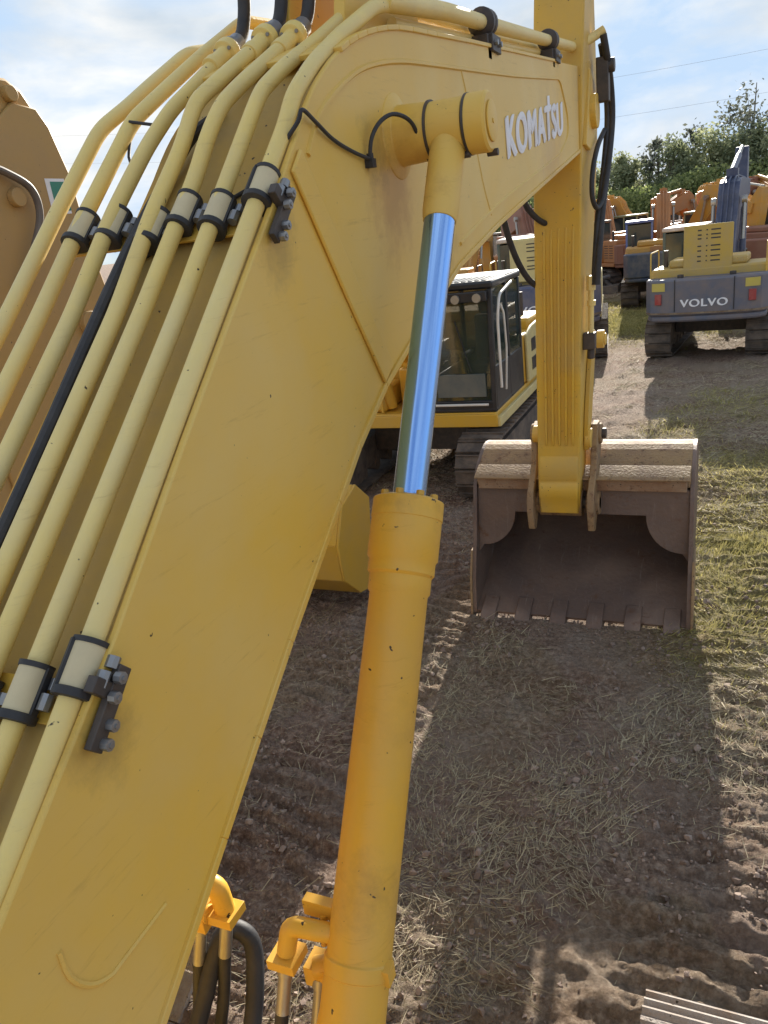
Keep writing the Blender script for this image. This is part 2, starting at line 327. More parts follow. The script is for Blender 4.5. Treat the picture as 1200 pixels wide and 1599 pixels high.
# loose stuff lying on the ground
def leafmat(name, c, c2, rough=.7, trans=.0):
    m, n, l, b = newmat(name); o = n.new('ShaderNodeNewGeometry'); r = n.new('ShaderNodeMix'); r.data_type = 'RGBA'
    r.inputs['A'].default_value = rgb(c); r.inputs['B'].default_value = rgb(c2); l.new(o.outputs['Random Per Island'], r.inputs['Factor'])
    l.new(r.outputs['Result'], b.inputs['Base Color']); b.inputs['Roughness'].default_value = rough
    if trans > 0:
        t = n.new('ShaderNodeBsdfTranslucent'); x = n.new('ShaderNodeMixShader'); x.inputs[0].default_value = trans
        l.new(r.outputs['Result'], t.inputs[0]); l.new(b.outputs[0], x.inputs[1]); l.new(t.outputs[0], x.inputs[2]); l.new(x.outputs[0], n['Material Output'].inputs[0])
    return m
STRAW = leafmat('dry_straw', (.22, .17, .10), (.58, .50, .33), .7, .3); GRAS = leafmat('green_grass', (.24, .22, .06), (.60, .52, .22), .7, .5)
def scatter(n, y0, y1, p=1.6):
    Y = y0+(y1-y0)*rng.random(n)**p; half = .42*Y+2.6
    X = -.25*Y-.3+(rng.random(n)*2-1)*half*.9; return X, Y
def blades(name, X, Y, L, w, up, mat, bend=.12):
    n = len(X); az = fbm(X*.9, Y*.9, 2, 301)*14+rng.normal(0, .75, n)+(rng.random(n) < .25)*rng.random(n)*6; d = np.stack([np.cos(az), np.sin(az)], 1); z0 = height(X, Y)
    wv = np.stack([-d[:, 1], d[:, 0]], 1)*w[:, None]; P = []
    for t, q in ((0, 1), (.5, .8), (1, .1)):
        c = np.stack([X, Y], 1)+d*(L*t*np.sqrt(1-up**2))[:, None]+np.stack([-d[:, 1], d[:, 0]], 1)*(bend*L*t*(1-t)*rng.normal(size=n))[:, None]
        z = z0+.006+L*up*t
        for sg in (-1, 1): P.append(np.concatenate([c+wv*sg*q/2, (z+.15*w*sg)[:, None]], 1))
    V = np.stack(P, 1).reshape(-1, 3); b = (np.arange(n)*6)[:, None]
    F = np.concatenate([b+np.array([[0, 1, 3, 2]]), b+np.array([[2, 3, 5, 4]])])
    o = fastmesh(name, V, F, mat, False); return o
X, Y = scatter(330000, 1.6, 34, 1.35); k = fbm(X*1.1, Y*1.1, 3, 101)+.08*(X > -.2) +.22*(rng.random(len(X))-.5)*1.0 > .50; X, Y = X[k], Y[k]; n = len(X)
k = (fbm(X*.8, Y*1.1, 3, 211) > .44) | (rng.random(len(X)) < .35); k &= ~((X > -3.3) & (X < -1.95) & (rng.random(len(X)) < .7)); k &= ~((X > -.35) & (X < .5) & (Y < 4.2) & (rng.random(len(X)) < .75)); X, Y = X[k], Y[k]; n = len(X)
tag(blades('straw_litter', X, Y, .02+(.13+.006*Y)*rng.random(n)**2, rng.uniform(.0015, .0040, n)*(1+Y/7), np.abs(rng.normal(0, .22, n)).clip(0, .9), STRAW), 'dry straw and dead stalks lying over the churned clay', 'straw', kind='stuff')
X, Y = scatter(560000, 4, 30, 1.2); k = grassm(X, Y) > rng.random(len(X))*.9+.12; X, Y = X[k], Y[k]; n = len(X)
tag(blades('grass', X, Y, rng.uniform(.02, .07, n)*(1+Y/18), rng.uniform(.0025, .005, n)*(1+Y/7), rng.uniform(.1, .8, n), GRAS), 'patches of short yellow green grass on the yard', 'grass', kind='stuff')
# clods
t = (1+5**.5)/2; ico = np.array([(-1, t, 0), (1, t, 0), (-1, -t, 0), (1, -t, 0), (0, -1, t), (0, 1, t), (0, -1, -t), (0, 1, -t), (t, 0, -1), (t, 0, 1), (-t, 0, -1), (-t, 0, 1)])/1.9
icf = np.array([(0, 11, 5), (0, 5, 1), (0, 1, 7), (0, 7, 10), (0, 10, 11), (1, 5, 9), (5, 11, 4), (11, 10, 2), (10, 7, 6), (7, 1, 8), (3, 9, 4), (3, 4, 2), (3, 2, 6), (3, 6, 8), (3, 8, 9), (4, 9, 5), (2, 4, 11), (6, 2, 10), (8, 6, 7), (9, 8, 1)])
CLOD = leafmat('soil_clods_clay', (.16, .115, .09), (.34, .26, .21), .95)
X, Y = scatter(30000, 1.6, 13, 1.2); k = fbm(X*1.6, Y*1.6, 3, 131) > .47; X, Y = X[k], Y[k]; n = len(X)
sz = .005+.019*rng.random(n)**8.0+.006*rng.random(n)
V = ico[None]*(sz[:, None, None]*rng.uniform(.45, 1.5, (n, 12, 1)))*rng.uniform(.6, 1.3, (n, 1, 3)); V[:, :, 0] += X[:, None]; V[:, :, 1] += Y[:, None]; V[:, :, 2] += (height(X, Y)+sz*.3)[:, None]
tag(fastmesh('soil_clods', V.reshape(-1, 3), ((np.arange(n)*12)[:, None, None]+icf[None]).reshape(-1, 3), CLOD, False), 'crumbled clay clods and small stones over the yard', 'clods', kind='stuff')
# ================================================================ the foreground excavator
EX = thing('excavator', 'large pale yellow excavator in the foreground with piped boom and wide bucket on the ground', 'excavator', (0, 0, 0), group=None)
XR, XL = -1.0, -1.48
top = [(.2, 2.25), (.555, 2.556), (.936, 2.869), (1.234, 3.141), (1.725, 3.575), (1.898, 3.735), (1.986, 3.82), (2.086, 3.895), (2.23, 3.975), (2.43, 4.045), (2.702, 4.10), (3.095, 4.138), (3.54, 4.179), (4.296, 4.243), (5.6, 4.353), (6.55, 4.435), (6.75, 4.40), (6.86, 4.27), (6.82, 4.12), (6.68, 4.0), (6.5, 3.92)]
bot = [(.0, 1.62), (.45, 1.80), (.762, 2.045), (1.071, 2.262), (1.262, 2.396), (1.471, 2.54), (1.841, 2.782), (2.017, 2.898), (2.27, 3.03), (2.548, 3.127), (2.832, 3.223), (3.161, 3.327), (3.811, 3.457), (4.582, 3.587), (6.251, 3.865)]
prof = top+bot[::-1]
ts = [(v.x, v.y) for v in smoothpath([(a, b, 0) for a, b in top[5:12]], 3)]; top = top[:5]+ts+top[12:]
prof = top+bot[::-1]
low = [(a+.028*max(0, min(1, (2.6-a)/.4)), b-.036*max(0, min(1, (2.6-a)/.4))) for a, b in top]
bm = MB(); bm.prism(low+bot[::-1], XL, XR-.018); bm.prism(prof, XR-.0175, XR)
# top and bottom cover plates stand a little proud of the sides
def strip(mb, pl, t, x0, x1, dirn):
    n = len(pl); out = []
    for i, p in enumerate(pl):
        a = Vector(pl[max(i-1, 0)]); b = Vector(pl[min(i+1, n-1)]); tt = (b-a).normalized(); nn = Vector((-tt.y, tt.x))*dirn
        out.append(tuple(Vector(p)+nn*t))
    inn = [tuple(Vector(p)-(Vector(o)-Vector(p))*.6) for p, o in zip(pl, out)]
    for i in range(n-1): mb.prism([inn[i], inn[i+1], out[i+1], out[i]], x0, x1)
bmp = MB(); strip(bmp, bot[1:], .014, XL-.014, XR+.010, -1)
boom = bm.build('boom', YEL, EX, bevel=.004)
bmp.build('bottom_plate', YEL, boom, bevel=.003)
w = MB(); q = [p for p in low if p[0] < 2.3]; strip(w, q, .004, XL+.002, XR-.02, 1); w.build('top_plate', TOPSHADE, boom)
w = MB(); q = [p for p in top if 2.2 < p[0] < 6.4]; strip(w, q, .010, XL-.006, XR+.008, 1); w.build('top_plate', YEL, boom, bevel=.003)
def seam(name, pts, r=.006, x=XR, close=False, parent=boom, mat=YEL, k=3, ext=.0):
    P = smoothpath([(x+ext, a, b) for a, b in pts], k); return P
w = MB()
w.tube(seam('s', [(1.95, 3.70), (2.02, 3.78), (2.12, 3.845), (2.29, 3.92), (2.45, 3.965), (2.70, 4.005), (3.1, 4.04), (4.285, 4.135), (5.3, 4.23), (5.52, 4.245), (5.62, 4.20), (5.75, 4.10), (5.80, 4.02), (5.76, 3.93), (5.60, 3.86), (5.4, 3.80), (4.6, 3.67), (3.8, 3.535), (3.2, 3.405)]), .009, 6)
w.tube(seam('s', [(3.39, 4.06), (3.452, 3.958), (3.60, 3.65), (3.715, 3.50)]), .004, 6)
w.tube(seam('s', [(.63, 2.421), (.633, 2.358), (.662, 2.303), (.703, 2.274), (.741, 2.272), (.87, 2.276)]), .006, 6)
w.build('weld_seam', YEL, boom)
w = MB(); w.prism([(1.84, 3.66), (1.90, 3.715), (2.16, 3.34), (2.34, 3.08), (2.26, 3.035), (2.05, 3.34)], XR, XR+.012); w.build('bend_joint', YEL, boom, bevel=.009)
# lettering
ax = Vector((0, 1.5, .187)).normalized(); az = Vector((0, -.06, 1)).normalized()
M = Matrix(((0, 0, 1, XR+.003), (ax.y, az.y, 0, 4.83), (ax.z, az.z, 0, 3.937), (0, 0, 0, 1)))
lt = text_mesh('lettering', 'KOMATSU', M, 1.54, .195, WHT, boom, depth=.002, fat=.045)
w = MB(); w.box(-.032, .032, .06, .145, 0, .004, M @ Matrix.Translation((.33, 0, -.002))); w.build('letter_stroke', WHT, boom)
# cylinder bosses on both sides
def boss_side(sg):
    x0 = XR if sg > 0 else XL; c = (2.61, 3.775)
    w = MB(); w.steps((x0-.02*sg, *c), (x0+.12*sg, *c), [(0, .135), (.16, .13), (.24, .092), (1, .086)], 36)
    w.build('cylinder_boss', YEL, boom, bevel=.003)
    w = MB(); w.steps((x0+.245*sg, *c), (x0+.315*sg, *c), [(0, .084), (.05, .089), (.9, .089), (1, .081)], 36); w.steps((x0+.316*sg, *c), (x0+.322*sg, *c), [(0, .060), (.8, .060), (1, .056)], 30)
    w.cyl((x0+.322*sg, *c), (x0+.325*sg, *c), .008, 10)
    w.build('pin_cap', YEL, boom, bevel=.002)
    for k in (.118, .242): w = MB(); w.steps((x0+k*sg, *c), (x0+(k+.008)*sg, *c), [(0, .0905), (1, .0905)], 36); w.build('dust_seal', STEELD, boom)
    for (dy, dz, xa, xb) in ((.03, -.088, .29, .325), (-.03, -.086, .225, .25)): w = MB(); w.cyl((x0+xa*sg, c[0]+dy, c[1]+dz), (x0+xb*sg, c[0]+dy, c[1]+dz), .011, 10); w.build('bolt', STEELD, boom)
    # cylinder
    X = x0+.18*sg; A = Vector((X, 2.61, 3.775)); B = Vector((X, 1.94, 2.76)); F = Vector((X, .98, 1.30)); t = (B-A).normalized()
    w = MB(); w.steps((X-.058, *c), (X+.058, *c), [(0, .084), (1, .084)], 36); w.steps(A, A+t*.33, [(0, .056), (.45, .057), (.9, .057), (1, .052)], 28)
    w.build('rod_eye', YEL, EX, bevel=.002)
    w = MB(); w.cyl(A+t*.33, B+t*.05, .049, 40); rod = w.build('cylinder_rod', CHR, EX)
    w = MB(); Lb = (F-B).length
    w.steps(B, F, [(0, .088), (.004, .103), (.035, .104), (.036, .102), (.10, .102), (.105, .096), (.125, .096), (.13, .089), (.155, .089), (.16, .083), (.70, .086), (.702, .091), (.722, .091), (.724, .087), (1, .087)], 48)
    for k in range(8):
        ww = 2*math.pi*k/8; up = Vector((1, 0, 0)); bb = t.cross(up); q = B+(up*math.cos(ww)+bb*math.sin(ww))*.076
        w.cyl(q+t*.004, q-t*.014, .012, 6)
    w.steps((X-.07, F.y, F.z), (X+.07, F.y, F.z), [(0, .10), (1, .10)], 28)
    w.build('cylinder_barrel', YEL2, EX, bevel=.0015)
    # hoses and port fittings at the foot of the barrel, on its inner side
    Q = B.lerp(F, .69); xi = X-.02
    w = MB(); w.tube(roundpath([(X-.04, Q.y+.0, Q.z+.03), (X-.10, Q.y-.02, Q.z+.045), (X-.185, Q.y-.03, Q.z+.05), (X-.20, Q.y-.05, Q.z-.03)], .025), .026, 14)
    w.box(X-.240, X-.160, Q.y-.09, Q.y-.01, Q.z-.06, Q.z-.03); w.box(X-.165, X-.05, Q.y-.04, Q.y+.03, Q.z-.15, Q.z-.085)
    w.box(X-.17, X-.08, Q.y+.02, Q.y+.05, Q.z+.04, Q.z+.09)
    w.tube([(X-.08, Q.y-.01, Q.z-.07), (X-.10, Q.y-.10, Q.z-.22), (X-.10, Q.y-.26, Q.z-.45)], .016, 8)
    w.cyl((X-.075, Q.y, Q.z-.09), (X-.14, Q.y-.02, Q.z-.10), .03, 14)
    w.tube([(X-.11, Q.y+.02, Q.z+.055), (X-.11, Q.y+.0, Q.z-.03)], .009, 8)
    w.box(X+.07, X+.10, Q.y-.05, Q.y-.01, Q.z-.05, Q.z+.0)
    pf = w.build('port_fitting', YEL2, EX, bevel=.003)
    w = MB()
    for (hx, hy, hz) in ((-.20, -.06, -.06), (-.125, -.02, -.13)):
        w.steps((X+hx, Q.y+hy, Q.z+hz), (X+hx-.005, Q.y+hy-.05, Q.z+hz-.12), [(0, .024), (.2, .024), (.22, .019), (.9, .019), (1, .021)], 14)
    w.build('hose_ferrule', SILV, pf)
    w = MB()
    for (hx, hy, hz) in ((-.205, -.11, -.175), (-.13, -.07, -.245)):
        w.tube(smoothpath([(X+hx, Q.y+hy, Q.z+hz), (X+hx-.01, Q.y+hy-.1, Q.z+hz-.22), (X+hx+.01, Q.y+hy-.3, Q.z+hz-.35), (X+hx+.05, Q.y+hy-.55, Q.z+hz-.35)], 5), .0185, 12)
    w.build('hose', RUB, pf)
boss_side(1); boss_side(-1)
# fittings of the far cylinder that show under the boom, with a large sagging hose
w = MB(); w.tube(roundpath([(-1.62, 1.45, 1.60), (-1.50, 1.46, 1.60), (-1.43, 1.46, 1.60), (-1.42, 1.46, 1.50)], .03), .033, 14); w.box(-1.465, -1.375, 1.415, 1.505, 1.47, 1.505)
w.box(-1.56, -1.47, 1.40, 1.47, 1.44, 1.53); w.box(-1.57, -1.47, 1.48, 1.50, 1.60, 1.67); w.cyl((-1.60, 1.44, 1.50), (-1.46, 1.43, 1.50), .03, 12)
pf = w.build('port_fitting', YEL2, EX, bevel=.003)
w = MB()
w.steps((-1.42, 1.46, 1.475), (-1.44, 1.43, 1.33), [(0, .026), (.2, .026), (.22, .021), (1, .022)], 14); w.steps((-1.51, 1.43, 1.44), (-1.53, 1.40, 1.30), [(0, .026), (.2, .026), (.22, .021), (1, .022)], 14)
w.build('hose_ferrule', SILV, pf)
w = MB(); w.tube(smoothpath([(-1.44, 1.43, 1.33), (-1.46, 1.36, 1.10), (-1.45, 1.15, .90), (-1.40, .8, .9)], 5), .021, 12); w.tube(smoothpath([(-1.53, 1.40, 1.30), (-1.55, 1.33, 1.05), (-1.52, 1.1, .9), (-1.46, .8, .9)], 5), .021, 12)
w.tube(smoothpath([(-1.30, .95, 1.0), (-1.32, 1.30, 1.10), (-1.36, 1.47, 1.27), (-1.40, 1.50, 1.36), (-1.47, 1.46, 1.36), (-1.50, 1.3, 1.15), (-1.48, 1.0, .98)], 6), .030, 16)
w.build('hose', RUB, pf)
# steel pipes over the boom
SL = Vector((0, math.cos(R(41.88)), math.sin(R(41.88)))); SN = Vector((0, -math.sin(R(41.88)), math.cos(R(41.88))))
def lowp(x, y): return (x, y, 2.783+(y-.824)*(3.589-2.783)/(1.723-.824))
def pipe(x, pts, r=.0215, y0=.2, extra=None):
    P = [lowp(x, y0), lowp(x, 1.5)]+[(x, a, b) for a, b in pts]+(extra or [])
    w = MB(); w.tube(roundpath(P, .05, 4), r, 14); return w.build('hydraulic_pipe', PIPE, EX)
pipe(-1.04, [(1.93, 3.775), (1.995, 3.85), (2.13, 3.935), (2.33, 4.032), (2.62, 4.155)], .0225, extra=[(-1.04, 2.95, 4.225), (-1.04, 3.45, 4.265), (-1.04, 4.1, 4.33)])
pipe(-1.146, [(1.80, 3.675), (1.957, 3.824), (2.02, 3.88), (2.16, 3.95), (2.43, 4.064), (2.73, 4.20)], .021, extra=[(-1.146, 3.1, 4.25), (-1.146, 3.75, 4.30), (-1.146, 5.2, 4.42), (-1.146, 6.2, 4.51)])
pipe(-1.255, [(1.807, 3.68), (1.90, 3.785), (1.985, 3.86), (2.10, 3.92), (2.27, 4.0), (2.44, 4.08)])
pipe(-1.335, [(1.703, 3.60), (1.88, 3.76), (1.985, 3.88), (2.20, 3.985), (2.40, 4.08)])
pipe(-1.478, [(1.72, 3.61), (1.80, 3.68), (1.93, 3.79), (2.07, 3.89), (2.20, 3.96), (2.40, 4.07)])
pipe(-1.591, [(1.731, 3.61), (1.92, 3.777), (2.03, 3.875), (2.20, 3.965), (2.44, 4.09), (2.75, 4.24)], extra=[(-1.591, 3.4, 4.30), (-1.591, 5.2, 4.42), (-1.591, 6.2, 4.52)])
pipe(-1.71, [(1.78, 3.65), (1.94, 3.794), (2.025, 3.87), (2.18, 3.946), (2.30, 4.01), (2.545, 4.135)], extra=[(-1.71, 2.72, 4.17), (-1.71, 3.4, 4.25), (-1.71, 5.0, 4.38)])
# flanges at pipe ends and the black hoses rising from them
for k, (x, y, z) in enumerate([(-1.255, 2.44, 4.08), (-1.335, 2.40, 4.08), (-1.478, 2.40, 4.07)]):
    d = Vector((0, .2, .1)).normalized(); p = Vector((x, y, z)); w = MB()
    w.steps(p-d*.10, p+d*.045, [(0, .028), (.25, .028), (.26, .024), (.72, .025), (.74, .040), (1, .040)], 18)
    fl = w.build('pipe_flange', PIPE, EX, bevel=.002)
    w = MB(); w.steps(p+d*.046, p+d*.11, [(0, .035), (.3, .035), (.34, .027), (1, .029)], 16); w.build('hose_ferrule', BOLT, fl)
    w = MB(); q = p+d*.11
    w.tube(smoothpath([q, q+Vector((0, .05, .05)), q+Vector((.01, .07, .16)), q+Vector((.04, .02, .38)), q+Vector((.06, .15, .60))], 5), .021, 14); w.build('hose', RUB, fl)
    for sx in (-.026, .026):
        for dz in (-.02, .02): w = MB(); w.cyl(p+Vector((sx, .01, dz)), p+Vector((sx, -.006, dz-.004)), .006, 6); w.build('bolt', BOLT, fl)
# black wrapped hose among the pipes
w = MB(); w.tube(smoothpath([(-1.39, .3, 2.30), (-1.39, .9, 2.845), (-1.388, 1.223, 3.135), (-1.388, 1.55, 3.435), (-1.40, 1.74, 3.585), (-1.39, 1.88, 3.70), (-1.36, 1.98, 3.80), (-1.33, 2.1, 3.86)], 4), .0165, 10); w.build('hose', RUB, EX)
# clamps
def clamp(c, r, up=True, strap=None, side=1):
    c = Vector(c); w = MB(); w.steps(c-SL*.042, c+SL*.042, [(0, r+.009), (1, r+.009)], 22); cl = w.build('pipe_clamp', COLLAR, EX, bevel=.002)
    w = MB()
    w.steps(c-SL*.058, c-SL*.040, [(0, r+.010), (.1, r+.0150), (.9, r+.0150), (1, r+.010)], 22); w.steps(c+SL*.040, c+SL*.050, [(0, r+.011), (1, r+.012)], 22)
    a = R(strap if strap is not None else 40); d = Vector((1, 0, 0))*math.sin(a)+SN*math.cos(a); e = SL.cross(d)
    M4 = Matrix((( *[e.x, d.x, SL.x], c.x), (*[e.y, d.y, SL.y], c.y), (*[e.z, d.z, SL.z], c.z), (0, 0, 0, 1)))
    w.box(-.008, .008, r+.005, r+.014, -.05, .045, M4); w.build('clamp_band', RUB, cl)
    q = c+Vector((side*(r+.026), 0, 0))-SN*.006
    for u0, u1, dn in ((-.03, 0, 0), (.008, .03, .01)): w = MB(); w.cyl(q+SL*u0-SN*dn, q+SL*u1-SN*dn, .0125, 8); w.build('bolt', BOLT, cl)
    return cl
for x, y in ((-1.146, 1.715), (-1.255, 1.73), (-1.335, 1.70), (-1.478, 1.722), (-1.591, 1.725)): clamp(lowp(x, y), .0215, strap=95)
for x in (-1.04,):
    for yy in (1.765, .872):
        clamp(lowp(x, yy), .0225, strap=-35)
        # side bracket with four bolts on the boom flank
        p = Vector(lowp(x, yy)); w = MB(); M4 = Matrix(((1, 0, 0, XR+.010), (0, SL.y, SN.y, p.y), (0, SL.z, SN.z, p.z), (0, 0, 0, 1)))
        w.box(-.004, .012, -.135, .02, -.055, -.022, M4); w.box(-.012, .010, -.045, -.015, -.03, .02, M4); br = w.build('clamp_bracket', STEELD, EX, bevel=.002)
        for s_, n_, q_ in ((-.118, -.05, .012), (-.085, -.047, .012), (-.04, -.026, .014), (-.005, -.022, .014)):
            w = MB(); a0 = M4 @ Vector((q_, s_, n_)); w.steps(a0, a0+Vector((.019, 0, 0)), [(0, .0115), (.8, .0115), (.85, .005), (1, .005)], 8); w.build('bolt', BOLT, br)
clamp(lowp(-1.146, .83), .0215, strap=95); clamp(lowp(-1.255, .80), .0215, strap=95); clamp(lowp(-1.335, .80), .0215, strap=95)
# cross bars carrying the clamps
for y, x0, x1 in ((1.715, -1.66, -1.09), (.83, -1.50, -1.09)):
    p = Vector(lowp(0, y)); w = MB(); M4 = Matrix(((1, 0, 0, 0), (0, SL.y, SN.y, p.y), (0, SL.z, SN.z, p.z), (0, 0, 0, 1)))
    w.box(x0, x1, -.05, .03, -.034, -.026, M4)
    for xx in np.arange(x0+.05, x1, .13): w.box(xx-.012, xx+.012, -.03, .01, -.072, -.034, M4) if xx > XL else None
    w.build('clamp_crossbar', YEL3, EX, bevel=.002)
# thin cables
w = MB(); w.tube(smoothpath([(-1.45, 1.66, 3.475), (-1.36, 1.70, 3.51), (-1.20, 1.80, 3.60), (-1.09, 1.86, 3.655), (-1.03, 1.89, 3.73), (-.99, 1.905, 3.775), (-.98, 1.916, 3.80), (-.985, 1.99, 3.779), (-.99, 2.093, 3.743), (-.99, 2.21, 3.717), (-.985, 2.333, 3.697)], 5), .0055, 8)
w.tube(smoothpath([(-.985, 2.322, 3.699), (-.975, 2.330, 3.755), (-.96, 2.375, 3.80), (-.935, 2.43, 3.82), (-.91, 2.50, 3.80), (-.90, 2.55, 3.74), (-.89, 2.60, 3.68)], 6), .0065, 8)
w.cyl((-.985, 2.325, 3.715), (-.985, 2.33, 3.68), .011, 8); w.box(-1.0, -.975, 2.315, 2.345, 3.675, 3.70)
w.build('cable', RUB, EX)
w = MB(); w.tube(smoothpath([(-1.585, 2.0, 3.83), (-1.55, 1.93, 3.76), (-1.52, 1.97, 3.76)], 5), .0045, 6); w.tube(smoothpath([(-1.58, 2.0, 3.87), (-1.5, 2.02, 3.85)], 4), .0045, 6); w.build('cable_tie', RUB, EX)
# pipes along the top of the forward boom
w = MB(); w.tube(roundpath([(-1.04, 2.7, 4.185), (-1.04, 3.4, 4.27), (-1.04, 3.93, 4.315), (-1.04, 5.5, 4.463), (-1.04, 6.45, 4.555), (-.92, 6.6, 4.63), (-.86, 6.62, 4.66)], .1, 5), .032, 16); fp = w.build('arm_feed_pipe', PIPE, EX)
w = MB(); w.tube([(-1.09, 2.9, 4.165), (-1.09, 4.2, 4.285), (-1.09, 6.0, 4.45)], .018, 12); w.build('return_pipe', PIPE, EX)
for yy, r in ((3.93, .036), (5.45, .034)):
    zz = 4.315+(yy-3.93)*.095; w = MB(); w.steps((-1.04, yy-.05, zz-.005), (-1.04, yy+.05, zz+.005), [(0, .04), (.1, .062), (.42, .062), (.44, .052), (.6, .052), (.62, .060), (.95, .06), (1, .04)], 20)
    w.box(-1.10, -.985, yy-.06, yy+.09, zz-.125, zz-.055); w.box(-1.08, -1.0, yy-.09, yy-.03, zz-.16, zz-.06)
    cl = w.build('pipe_clamp', STEELD, EX, bevel=.003)
    for k in (-.02, .05): w = MB(); w.cyl((-.985, yy+k, zz-.09), (-.97, yy+k, zz-.09), .012, 8); w.build('bolt', BOLT, cl)
# bracket plate for the arm cylinder and the cylinder itself
w = MB(); w.prism([(2.55, 4.08), (3.35, 4.15), (3.28, 4.22), (3.0, 4.62), (2.86, 4.70), (2.72, 4.62)], -1.16, -1.12); w.prism([(2.55, 4.08), (3.35, 4.15), (3.28, 4.22), (3.0, 4.62), (2.86, 4.70), (2.72, 4.62)], -1.36, -1.32); w.build('cylinder_bracket', YEL, boom, bevel=.004)
w = MB(); w.steps((-1.24, 2.88, 4.60), (-1.24, 5.2, 4.99), [(0, .09), (.03, .10), (.9, .10), (.91, .112), (1, .112)], 32); w.build('arm_cylinder_barrel', YEL, EX, bevel=.003)
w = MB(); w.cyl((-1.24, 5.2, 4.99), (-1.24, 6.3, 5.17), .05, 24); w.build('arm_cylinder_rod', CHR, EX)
# ---- arm, slightly out of plumb
def shear(p):
    x, y, z = p; return (x+(z-2.4)*.0345, y, z)
AX = -1.213
w = MB(shear)
w.prism([(6.33, 1.02), (6.30, 1.16), (6.28, 1.5), (6.27, 2.2), (6.25, 3.1), (6.25, 3.75), (6.27, 4.3), (6.35, 4.9), (6.45, 5.35), (6.62, 5.35), (6.80, 4.85), (7.0, 4.3), (7.05, 3.9), (6.92, 3.3), (6.72, 2.2), (6.60, 1.3), (6.56, 1.0), (6.45, .94)], AX-.178, AX+.178)
arm = w.build('arm', YEL3, EX, bevel=.012)
w = MB(shear)
for dx in (-.10, -.045, .01, .065, .12): w.prism([(6.268, 1.62), (6.252, 1.70), (6.245, 2.2), (6.232, 3.1), (6.245, 3.35), (6.30, 3.35), (6.32, 1.62)], AX+dx-.010, AX+dx+.010)
w.build('front_rib', YEL3, arm, bevel=.008)
w = MB(shear); w.prism([(6.30, 1.56), (6.262, 1.50), (6.258, 1.34), (6.275, 1.30), (6.255, 1.27), (6.255, 1.17), (6.275, 1.14), (6.30, 1.0), (6.4, 1.0), (6.4, 1.56)], AX-.165, AX+.165)
w.build('cast_nose', YEL3, arm, bevel=.012)
w = MB(shear); w.cyl((AX-.185, 6.455, 1.06), (AX+.185, 6.455, 1.06), .13, 28); w.build('bucket_pin_boss', TAN, arm, bevel=.004)
w = MB(shear); w.cyl((AX-.262, 6.52, 1.66), (AX-.19, 6.52, 1.66), .075, 20); w.build('link_pin', YEL, arm, bevel=.004)
w = MB(shear); w.cyl((AX+.19, 6.52, 1.62), (AX+.24, 6.52, 1.62), .085, 20); w.build('link_pin', YEL, arm, bevel=.004)
for sg in (1, -1):
    w = MB(shear); x = AX+sg*.20
    w.prism([(6.44, 1.60), (6.47, 1.53), (6.54, 1.51), (6.60, 1.56), (6.80, 2.30), (6.84, 2.44), (6.76, 2.50), (6.66, 2.44), (6.56, 2.2), (6.46, 1.85)] if sg > 0 else [(6.46, 1.60), (6.6, 1.52), (6.84, 2.44), (6.74, 2.46)], x-.018, x+.018)
    w.build('bucket_link', YEL3, EX, bevel=.004)
w = MB(shear); w.cyl((AX-.24, 6.76, 2.42), (AX+.27, 6.76, 2.42), .05, 18); w.cyl((AX+.24, 6.74, 2.42), (AX+.30, 6.74, 2.42), .075, 18); w.cyl((AX+.30, 6.74, 2.42), (AX+.315, 6.74, 2.42), .05, 14); w.build('link_pin', YEL, EX, bevel=.004)
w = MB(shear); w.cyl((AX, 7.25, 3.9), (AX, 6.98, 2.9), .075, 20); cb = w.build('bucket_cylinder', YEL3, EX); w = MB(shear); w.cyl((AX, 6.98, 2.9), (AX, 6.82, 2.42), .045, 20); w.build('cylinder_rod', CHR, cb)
# black hoses beside the arm head, steel pipe and block on its flank
w = MB()
w.tube(smoothpath([(-.865, 6.60, 4.63), (-.85, 6.66, 4.50), (-.85, 6.85, 4.34), (-.85, 6.92, 4.10), (-.865, 6.80, 3.80), (-.88, 6.55, 3.48), (-.895, 6.40, 3.15), (-.91, 6.36, 2.90)], 6), .026, 14)
w.tube(smoothpath([(-.89, 6.66, 4.58), (-.88, 6.74, 4.45), (-.885, 6.88, 4.28), (-.885, 6.90, 4.05), (-.90, 6.75, 3.72), (-.91, 6.50, 3.42), (-.925, 6.40, 3.10), (-.935, 6.38, 2.90)], 6), .022, 14)
w.tube(smoothpath([(-.90, 6.86, 4.02), (-.92, 6.62, 3.90), (-.93, 6.40, 3.72), (-.93, 6.35, 3.55), (-.91, 6.42, 3.46), (-.885, 6.52, 3.50), (-.87, 6.62, 3.62)], 6), .019, 12)
w.build('hose', RUB, EX)
w = MB(); w.tube(smoothpath([(-1.50, 5.75, 3.80), (-1.51, 5.95, 3.45), (-1.47, 6.1, 3.17), (-1.40, 6.24, 2.98), (-1.30, 6.40, 2.88)], 6), .024, 14); w.tube(smoothpath([(-1.38, 6.0, 3.85), (-1.38, 6.05, 3.58), (-1.30, 6.2, 3.42), (-1.2, 6.4, 3.36)], 6), .022, 14); w.build('hose', RUB, EX)
w = MB(shear); w.tube([(AX+.235, 6.40, 2.95), (AX+.24, 6.41, 2.40)], .022, 12); w.cyl((AX+.235, 6.40, 2.97), (AX+.235, 6.40, 2.86), .036, 10); w.cyl((AX+.238, 6.41, 2.78), (AX+.238, 6.41, 2.74), .034, 10); w.build('arm_pipe', PIPE, arm)
w = MB(shear); w.box(AX+.18, AX+.275, 6.36, 6.46, 2.40, 2.53); w.cyl((AX+.24, 6.41, 2.40), (AX+.24, 6.41, 2.32), .03, 8); w.build('pipe_block', STEELD, arm, bevel=.006)
